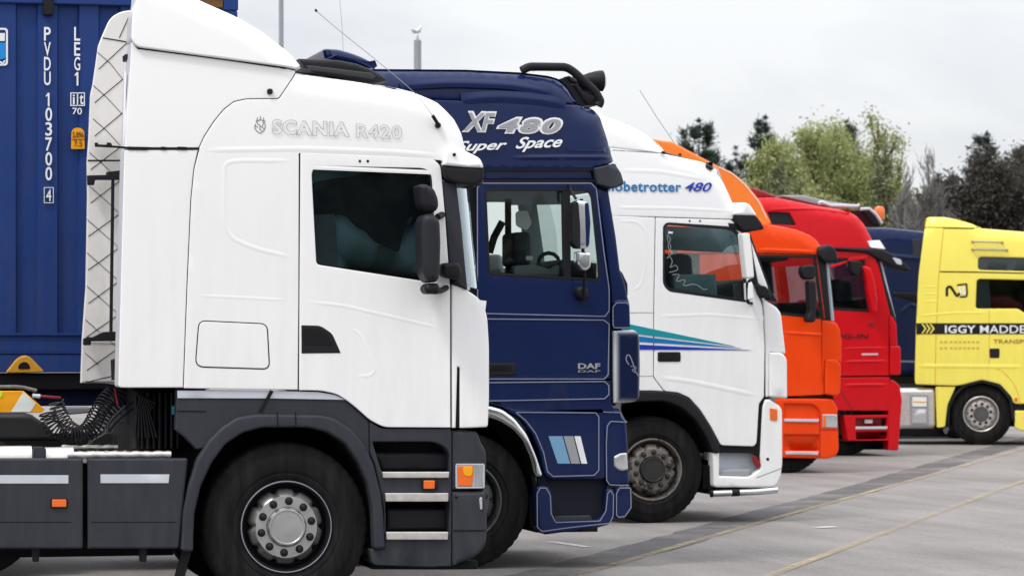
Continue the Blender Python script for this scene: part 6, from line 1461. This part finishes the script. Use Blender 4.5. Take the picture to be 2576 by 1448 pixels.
T.plate('exhaust_outlet', cQ((425, 1245, 4), (455, 1225, 6), (466, 1240), (445, 1275, 5)), M['reflect'], dy=0.4, t=0.2, r=0.02, rr=6, dp=False)
T.band('rear_wall', cQ((352, 160), (330, 420), (320, 995)), M['yellow'], y0=.1, y1=2.35)
far_side(T, bodyY, winY, M['yellow'], 2.38)
T.band('roof_skin', cQ((330, 150), (338, 105), (360, 94), (450, 96), (560, 124), (640, 155), (869, 175), (1080, 190)), M['yellow'], y0=.12, y1=2.35)
T.band('front_panel', cQ((1080, 190), (1150, 300), (1180, 440)), M['yellow'], y0=.1, y1=2.35)
T.band('windscreen', cQ((1180, 440), (1205, 640)), M['windscreen'], y0=.1, y1=2.35)
T.band('front_panel', cQ((1205, 640), (1215, 1290)), M['yellow'], y0=.1, y1=2.35)
hidden_running_gear(T, T.x, 0.53, 3.7)

HEAD[0] = 0.0
# ================================================================== 7. navy truck between red and yellow
gN = (2250, 1104)
T = Vehicle('semi_truck', 'dark blue truck mostly hidden between the red and the yellow tractor units', 'truck', gN, group='tractor units parked in a row')
NB = T; root = T.root
T.silhouette(cQ((20, 150), (110, 148), (200, 156), (320, 168), (520, 200)), 0.12, (9, 10, 0), 8)
T.plate('cab_side', cQ((-160, 140), (80, 150), (110, 148), (200, 156), (330, 170), (480, 190), (530, 400), (560, 700), (560, 950), (-160, 950)), M['navy'], t=0.3, r=0.03, rr=14, g=0.14)
T.plate('window_glass', cQ((150, 500), (320, 505), (430, 510), (450, 600), (160, 520)), M['dark_plastic'], dy=-0.01, t=0.03, r=0.02, rr=14)
T.plate('side_grille', cQ((262, 210), (310, 215), (305, 330), (270, 320)), M['grey_plastic'], dy=-0.01, t=0.03, r=0.01, rr=6)
T.plate('sun_visor', cQ((150, 300), (240, 350), (262, 372), (250, 388), (180, 380)), M['dark_plastic'], dy=-0.02, t=0.2, r=0.03, rr=6) if 0 else None
crease(T, 'pressed_bead', cQ((100, 300), (200, 310), (330, 320)), M['navy'], 0.12, 0.02)
crease(T, 'pressed_bead', cQ((190, 620), (260, 560), (300, 600)), M['navy'], 0.10, 0.02)
T.plate('chassis_side', cQ((-160, 950), (560, 950), (560, 1000), (-160, 1000)), M['steel'], dy=0.1, t=0.4, r=0.02, dp=False)
T.ribbon('side_rail', cQ((-100, 870), (500, 880)), M['pinstripe'], 0.03, -0.004)
T.plate('tail_lamp', cQ((200, 925), (272, 925), (272, 945), (200, 945)), M['dark_red'], dy=0.05, t=0.05, r=0.01)
T.band('roof_skin', cQ((-160, 142), (110, 150), (200, 158), (330, 172), (480, 195), (530, 400), (560, 700), (560, 950)), M['navy'], y0=.12, y1=2.35)
T.plate('far_side_panel', cQ((-160, 150), (110, 160), (480, 200), (530, 400), (560, 950), (-160, 950)), M['navy'], dy=2.38, t=0.03, r=0, near=True, dp=False)
T.plate('side_guard', cQ((60, 1235), (560, 1240), (560, 1285), (60, 1280)), M['dark_plastic'], dy=0.2, t=0.1, r=0.02, dp=False)
wheel(T, None, 0.52, 'dark', world=(T.w((2420, 1000)).x, T.Y + .05, 0.52))
wheel(T, None, 0.52, 'dark', world=(T.w((2160, 1000)).x, T.Y + .05, 0.52))
hidden_running_gear(T, T.w((2420, 1000)).x, 0.52, 3.7, rear=False)

# ================================================================== posts
def post(px_c, py_top, dist, w_px, label, name, above=0.0):
    """A round post; dist = metres along the view axis."""
    a = (px_c - CX) / F_PX
    x = dist * (math.sin(YAW) + a * math.cos(YAW)); y = dist * (math.cos(YAW) - a * math.sin(YAW))
    zt = CAM_H + (HORIZON - py_top) * dist / F_PX + above
    r = w_px * dist / F_PX / 2
    e = bpy.data.objects.new(name, None); COL.objects.link(e); e.location = (x, y, 0)
    e['label'] = label
    tube_obj('column', [Vector((0, 0, 0)), Vector((0, 0, zt * .5)), Vector((0, 0, zt))], [r * 1.25, r * 1.05, r], M['post'], e, 16)
    tube_obj('base_sleeve', [Vector((0, 0, 0)), Vector((0, 0, 1.0))], r * 1.6, M['post'], e, 16)
    return e, zt, r
e, zt_, r_ = post(707, 0, 60, 12, 'slim grey lamp column rising above the roof of the nearest white truck', 'street_lamp', 1.6)
e['category'] = 'street lamp'
tube_obj('lamp_arm', [Vector((0, 0, zt_)), Vector((.5, 0, zt_ + .15)), Vector((1.0, 0, zt_ + .2))], 0.035, M['post'], e, 10)
box_obj('lamp_head', (0.9, -.12, zt_ + .14), (1.5, .12, zt_ + .28), M['post'], e, .04)
e, zt_, r_ = post(1050, 102, 55, 19, 'stout grey post behind the navy truck with a bird on its tip', 'camera_post')
e['category'] = 'post'
tube_obj('spike', [Vector((0, 0, zt_)), Vector((0, 0, zt_ + .08))], [0.03, 0.012], M['post'], e, 8)
bird = bpy.data.objects.new('seagull', None); COL.objects.link(bird); bird.scale = (.62, .62, .62); bird.rotation_euler = (0, 0, R(-50)); bird.location = e.location + Vector((0, 0, zt_ + .08))
bird['label'] = 'small grey and white gull standing on top of the stout grey post'; bird['category'] = 'bird'
def blob(name, c, r3, rot, mat, parent):
    bm = bmesh.new(); bmesh.ops.create_uvsphere(bm, u_segments=12, v_segments=8, radius=1)
    mt = Matrix.Translation(c) @ Matrix.Rotation(rot, 4, 'Y') @ Matrix.Diagonal((r3[0], r3[1], r3[2], 1))
    for v in bm.verts:
        v.co.z *= 1 - .25 * max(0, v.co.x)
        v.co = mt @ v.co
    me = bpy.data.meshes.new(name); bm.to_mesh(me); bm.free(); return link(name, me, mat, parent, 60)
# one continuous body: tail, trunk, neck and head drawn as a single swept form
tube_obj('body', smooth_path([Vector((-.21, 0, .085)), Vector((-.13, 0, .10)), Vector((-.02, 0, .13)), Vector((.07, 0, .17)), Vector((.10, 0, .225)), Vector((.125, 0, .235)), Vector((.155, 0, .23))], 3),
         [.008, .014, .022, .034, .045, .055, .062, .062, .058, .05, .042, .036, .032, .032, .03, .026, .016, .010, .006], M['text_white'], bird, 10)
for s_ in (-1, 1):
    blob('wing', Vector((-.06, s_ * .05, .13)), (.14, .014, .04), R(14), M['text_grey'], bird)
    tube_obj('leg', [Vector((0, s_ * .02, .08)), Vector((.005, s_ * .02, .0))], .005, M['hivis'], bird, 5)
tube_obj('beak', [Vector((.15, 0, .232)), Vector((.19, 0, .222))], [.008, .002], M['hivis'], bird, 6)

# ================================================================== trees
def bark(name, col):
    return varied(name, col, 0.9, amt=0.4, scale=6, bump=0.4, bscale=30)
def leaf_mat(name, col, var=0.5):
    m, nt, b = new_mat(name); L = nt.links
    oi = N(nt, 'ShaderNodeNewGeometry')
    hs = N(nt, 'ShaderNodeHueSaturation'); hs.inputs['Color'].default_value = tuple(col) + (1,)
    r = N(nt, 'ShaderNodeMapRange'); r.inputs['To Min'].default_value = 1 - var; r.inputs['To Max'].default_value = 1 + var
    L.new(oi.outputs['Random Per Island'], r.inputs['Value']); L.new(r.outputs[0], hs.inputs['Value'])
    L.new(hs.outputs[0], b.inputs['Base Color']); b.inputs['Roughness'].default_value = 0.7
    b.inputs['Subsurface Weight'].default_value = 0.0
    t = nt.nodes.new('ShaderNodeBsdfTranslucent'); L.new(hs.outputs[0], t.inputs[0])
    mx = nt.nodes.new('ShaderNodeMixShader'); mx.inputs[0].default_value = 0.35
    L.new(b.outputs[0], mx.inputs[1]); L.new(t.outputs[0], mx.inputs[2]); L.new(mx.outputs[0], nt.nodes['Material Output'].inputs['Surface'])
    return m
LEAF = {'willow': leaf_mat('spring_willow_leaves', (0.30, 0.33, 0.13), 0.35), 'olive': leaf_mat('olive_leaves', (0.17, 0.19, 0.09)),
        'pine': leaf_mat('pine_needles', (0.030, 0.052, 0.038)), 'brown': leaf_mat('dark_brown_twigs', (0.060, 0.056, 0.045)),
        'grey': leaf_mat('pale_grey_twigs', (0.16, 0.15, 0.145))}
BARK = {'brown': bark('brown_bark', (0.07, 0.05, 0.04)), 'grey': bark('grey_bark', (0.22, 0.21, 0.20))}

def axis_point(px, py, dist):
    a, b = (px - CX) / F_PX, (HORIZON - py) / F_PX
    return Vector((dist * (math.sin(YAW) + a * math.cos(YAW)), dist * (math.cos(YAW) - a * math.sin(YAW)), CAM_H + dist * b))

def limbs_mesh(name, segs, mat, parent):
    bm = bmesh.new()
    for a, b, ra, rb in segs:
        t = (b - a)
        if t.length < 1e-6: continue
        t.normalize(); u = t.orthogonal().normalized(); q = t.cross(u)
        A = [bm.verts.new(a + (u * math.cos(k * 1.2566) + q * math.sin(k * 1.2566)) * ra) for k in range(5)]
        B = [bm.verts.new(b + (u * math.cos(k * 1.2566) + q * math.sin(k * 1.2566)) * rb) for k in range(5)]
        for k in range(5): bm.faces.new((A[k], A[(k + 1) % 5], B[(k + 1) % 5], B[k]))
    me = bpy.data.meshes.new(name); bm.to_mesh(me); bm.free()
    return link(name, me, mat, parent, 60)

def leaves_mesh(name, items, mat, parent, kind='leaf'):
    """items: (position, size, direction)"""
    vs, fs = [], []
    for p, s_, d in items:
        u = Vector((random.gauss(0, 1), random.gauss(0, 1), random.gauss(0, 1))).normalized()
        if d is not None: u = (d + u * .5).normalized()
        w = u.orthogonal().normalized()
        a = random.uniform(0, 6.28); w = (w * math.cos(a) + u.cross(w) * math.sin(a))
        wd = {'leaf': .45, 'needle': .14, 'twig': .05}[kind]
        i = len(vs)
        vs += [p - u * s_ * .5, p + w * s_ * wd * .5, p + u * s_ * .5, p - w * s_ * wd * .5]
        fs.append((i, i + 1, i + 2, i + 3))
    me = bpy.data.meshes.new(name); me.from_pydata([tuple(v) for v in vs], [], fs); me.update()
    return link(name, me, mat, parent, 0)

def broad_tree(name, px, py_top, w_px, dist, leaf, bk, label, n=9000, size=0.16, kind='leaf', group=None, seed=1, dense=0.5, asp=1.0, low=0.25):
    random.seed(seed)
    base = axis_point(px, HORIZON, dist); base.z = 0
    top = axis_point(px, py_top, dist).z; rad = w_px * dist / F_PX / 2
    e = bpy.data.objects.new(name, None); COL.objects.link(e); e.location = base
    e['label'] = label; e['category'] = 'tree'
    if group: e['group'] = group
    segs, tips = [], []
    def grow(p, d, L, r, lvl):
        mid = p + d * L * .5 + Vector((random.uniform(-1, 1), random.uniform(-1, 1), random.uniform(-.5, .5))) * L * .07
        q = mid + (d + Vector((random.uniform(-1, 1), random.uniform(-1, 1), random.uniform(-.2, .4))) * .18).normalized() * L * .5
        segs.append((p, mid, r, r * .85)); segs.append((mid, q, r * .85, r * .65))
        if lvl >= 4: tips.append((mid, q, d)); return
        if lvl >= 2: tips.append((mid, q, d))
        for k in range(random.choice((3, 3, 4)) if lvl < 3 else 3):
            az = random.uniform(0, 6.28); el = random.uniform(.25, .85)
            nd = (d * (1 - el * .55) + Vector((math.cos(az), math.sin(az), random.uniform(-.1, .5))) * el).normalized()
            grow(p.lerp(q, random.uniform(.45, 1)), nd, L * random.uniform(.58, .76), r * .55, lvl + 1)
    th = top * low
    segs.append((Vector((0, 0, 0)), Vector((random.uniform(-.1, .1), 0, th)), top * .03, top * .024))
    for k in range(5):
        az = k * 1.2566 + random.uniform(-.4, .4)
        grow(Vector((0, 0, th * random.uniform(.7, 1.0))), Vector((math.cos(az) * .62, math.sin(az) * .62, 1)).normalized(), top * .26, top * .016, 1)
    grow(Vector((0, 0, th)), Vector((0, 0, 1)), top * .30, top * .02, 1)
    # fit the crown to the measured width and height
    hs = sorted(math.hypot(t[1].x, t[1].y) for t in tips); zs_ = sorted(t[1].z for t in tips)
    mz = zs_[int(len(zs_) * .985)]; mxr = hs[int(len(hs) * .88)]
    sxy, sz = rad * .95 / mxr, (top * .97) / mz
    def S(v): return Vector((v.x * sxy, v.y * sxy, v.z * sz))
    segs = [(S(a), S(b), ra, rb) for a, b, ra, rb in segs]; tips = [(S(a), S(b), d) for a, b, d in tips]
    trunk = limbs_mesh('trunk', segs, bk, e)
    items = []
    per = max(1, int(n / len(tips)))
    for a, b, d in tips:
        k_ = int(per * random.uniform(.3, 1.7)); sp = rad * random.uniform(.08, .17)
        for _ in range(k_):
            p = a.lerp(b, random.uniform(0, 1.15)) + Vector((random.gauss(0, sp), random.gauss(0, sp), random.gauss(0, sp)))
            items.append((p, size * random.uniform(.5, 1.3), d if kind == 'twig' else None))
    leaves_mesh('crown', items, leaf, e, kind)
    return e

def pine(px, py_top, dist, label, seed, spread=1.0, n_wh=9, bot=0.45):
    random.seed(seed)
    base = axis_point(px, HORIZON, dist); base.z = 0
    top = axis_point(px, py_top, dist).z
    e = bpy.data.objects.new('pine_tree', None); COL.objects.link(e); e.location = base
    e['label'] = label; e['category'] = 'tree'; e['group'] = 'pines standing among the trees'
    segs, items = [], []
    pts = [Vector((math.sin(k * .9) * .06, math.cos(k * .7) * .06, top * k / 8)) for k in range(9)]
    for k in range(8): segs.append((pts[k], pts[k + 1], top * .018 * (1 - k / 8.4), top * .018 * (1 - (k + 1) / 8.4)))
    def tuft(p, s_, n):
        for _ in range(n):
            v = Vector((random.gauss(0, 1), random.gauss(0, 1), random.gauss(0, .8)))
            v = v.normalized() * (abs(random.gauss(0, .5)) + .1) * s_
            items.append((p + v, random.uniform(.12, .24), (v.normalized() + Vector((0, 0, .6))).normalized()))
    nb = int(60 * (1 - bot) / .4)
    for j in range(nb):
        f_ = random.random() ** .8
        z = top * (1 - (1 - bot) * f_) * .97
        L = spread * (0.30 + 1.5 * f_ ** .7) * random.uniform(.35, 1.15)
        az = random.uniform(0, 6.28)
        d = Vector((math.cos(az), math.sin(az), random.uniform(.15, .6))).normalized()
        a = Vector((0, 0, z)); b = a + d * L * .65; c = b + (d * .4 + Vector((0, 0, 1))).normalized() * L * .45
        segs += [(a, b, .03 * f_ + .012, .015), (b, c, .015, .006)]
        tuft(c, .18 + .10 * f_, 90); tuft(b.lerp(c, .4), .18 + .12 * f_, 90)
        if L > .7 and random.random() < .8:
            sd_ = Vector((-d.y, d.x, .3)) * random.choice((-1, 1)) * L * .35
            segs.append((a.lerp(b, .6), b + sd_, .012, .005)); tuft(b + sd_, .2, 80)
    for k in range(3): tuft(Vector((0, 0, top * (1 - .025 * k))), .07 + .03 * k, 50)
    limbs_mesh('trunk', segs, BARK['brown'], e); leaves_mesh('crown', items, LEAF['pine'], e, 'needle')
    return e

pine(1757, 305, 92, 'slim open pine standing alone above the white and orange fairings', 11, 0.75, bot=.68)
pine(1925, 296, 100, 'dark pine whose ragged top rises left of the pale green trees', 12, 0.85)
pine(2128, 306, 108, 'dark pine poking up from behind the middle of the pale green trees', 13, 0.8)
pine(2482, 338, 96, 'dark pine rising above the brown leafless tree near the right edge', 15, 0.85)
pine(2575, 372, 100, 'dark pine cut by the right edge of the view', 16, 0.8)
pine(2360, 440, 100, 'small dark pine left of the brown leafless tree', 17, 0.55)
pine(1850, 372, 104, 'low dark pine just left of the leftmost pale green tree', 18, 0.6)
GG = 'pale green spring trees'; GB = 'leafless trees'
broad_tree('broadleaf_tree', 1915, 365, 220, 86, LEAF['willow'], BARK['brown'], 'rounded pale green tree left of the taller ones, behind the orange fairing', 38000, 0.12, group=GG, seed=21, low=.15)
broad_tree('broadleaf_tree', 2045, 318, 260, 90, LEAF['willow'], BARK['brown'], 'large pale green tree in the middle of the tree line', 60000, 0.12, group=GG, seed=22, low=.15)
broad_tree('broadleaf_tree', 2165, 308, 240, 92, LEAF['willow'], BARK['brown'], 'tallest pale green tree, right of the middle with thin upper twigs', 45000, 0.11, group=GG, seed=23, low=.15)
broad_tree('broadleaf_tree', 2225, 385, 130, 88, LEAF['olive'], BARK['brown'], 'olive green tree on the right flank of the pale green ones', 15000, 0.12, group=GG, seed=24, low=.15)
broad_tree('broadleaf_tree', 1965, 425, 130, 84, LEAF['olive'], BARK['brown'], 'shaded olive tree low between the two left pale green ones', 12000, 0.12, group=GG, seed=25, low=.12)
broad_tree('bare_tree', 2325, 455, 140, 84, LEAF['grey'], BARK['grey'], 'pale grey leafless tree above the dark blue truck', 7000, 0.5, 'twig', group=GB, seed=31, low=.15)
broad_tree('bare_tree', 2280, 470, 110, 80, LEAF['grey'], BARK['grey'], 'short pale grey leafless tree right of the olive green one', 6000, 0.45, 'twig', group=GB, seed=32, low=.15)
broad_tree('bare_tree', 2455, 392, 230, 88, LEAF['brown'], BARK['brown'], 'dense dark brown leafless tree above the yellow truck', 60000, 0.13, 'leaf', group=GB, seed=33, low=.12)
broad_tree('bare_tree', 2575, 390, 200, 92, LEAF['brown'], BARK['brown'], 'dark brown leafless tree cut by the right edge of the view', 45000, 0.13, 'leaf', group=GB, seed=34, low=.12)
broad_tree('bare_tree', 2395, 445, 120, 94, LEAF['brown'], BARK['brown'], 'lower dark brown leafless tree between the grey one and the dense brown one', 20000, 0.13, 'leaf', group=GB, seed=35, low=.12)
broad_tree('broadleaf_tree', 1975, 362, 170, 95, LEAF['willow'], BARK['brown'], 'pale green tree filling the gap between the left and the middle trees', 24000, 0.12, group=GG, seed=26, low=.15)
broad_tree('broadleaf_tree', 2105, 335, 200, 97, LEAF['olive'], BARK['brown'], 'olive tree behind the two tallest pale green ones', 26000, 0.12, group=GG, seed=27, low=.15)
broad_tree('broadleaf_tree', 2255, 425, 120, 90, LEAF['willow'], BARK['brown'], 'small pale green tree at the right end of the green group', 14000, 0.11, group=GG, seed=28, low=.15)
# undergrowth along the far edge: one countless mass
random.seed(40)
items = []
for i in range(45000):
    px = random.uniform(1200, 2750); d = random.uniform(96, 104)
    hmax = 3.6 + 1.0 * math.sin(px * .011) + .6 * math.sin(px * .037)
    p = axis_point(px, HORIZON, d); p.z = random.uniform(0, 1) ** .8 * hmax
    items.append((p, random.uniform(.15, .4), None))
o = leaves_mesh('hedge_undergrowth', items, LEAF['olive'], None, 'leaf'); o['kind'] = 'stuff'
# leaf mass added behind the camera, unseen, to darken reflections in paint and glass
items = []
hh = [random.uniform(3.6, 5.6) for _ in range(60)]
for i in range(40000):
    x = random.uniform(-70, 60); k_ = (x + 70) / 130 * 58; i_ = int(k_); h_ = hh[i_] + (hh[i_ + 1] - hh[i_]) * (k_ - i_) + random.gauss(0, .15)
    items.append((Vector((x, -20 + random.gauss(0, .5), random.uniform(0, 1) ** .8 * h_)), random.uniform(.5, 1.1), None))
o = leaves_mesh('opposite_hedge', items, LEAF['olive'], None, 'leaf'); o['kind'] = 'stuff' 
random.seed(1)
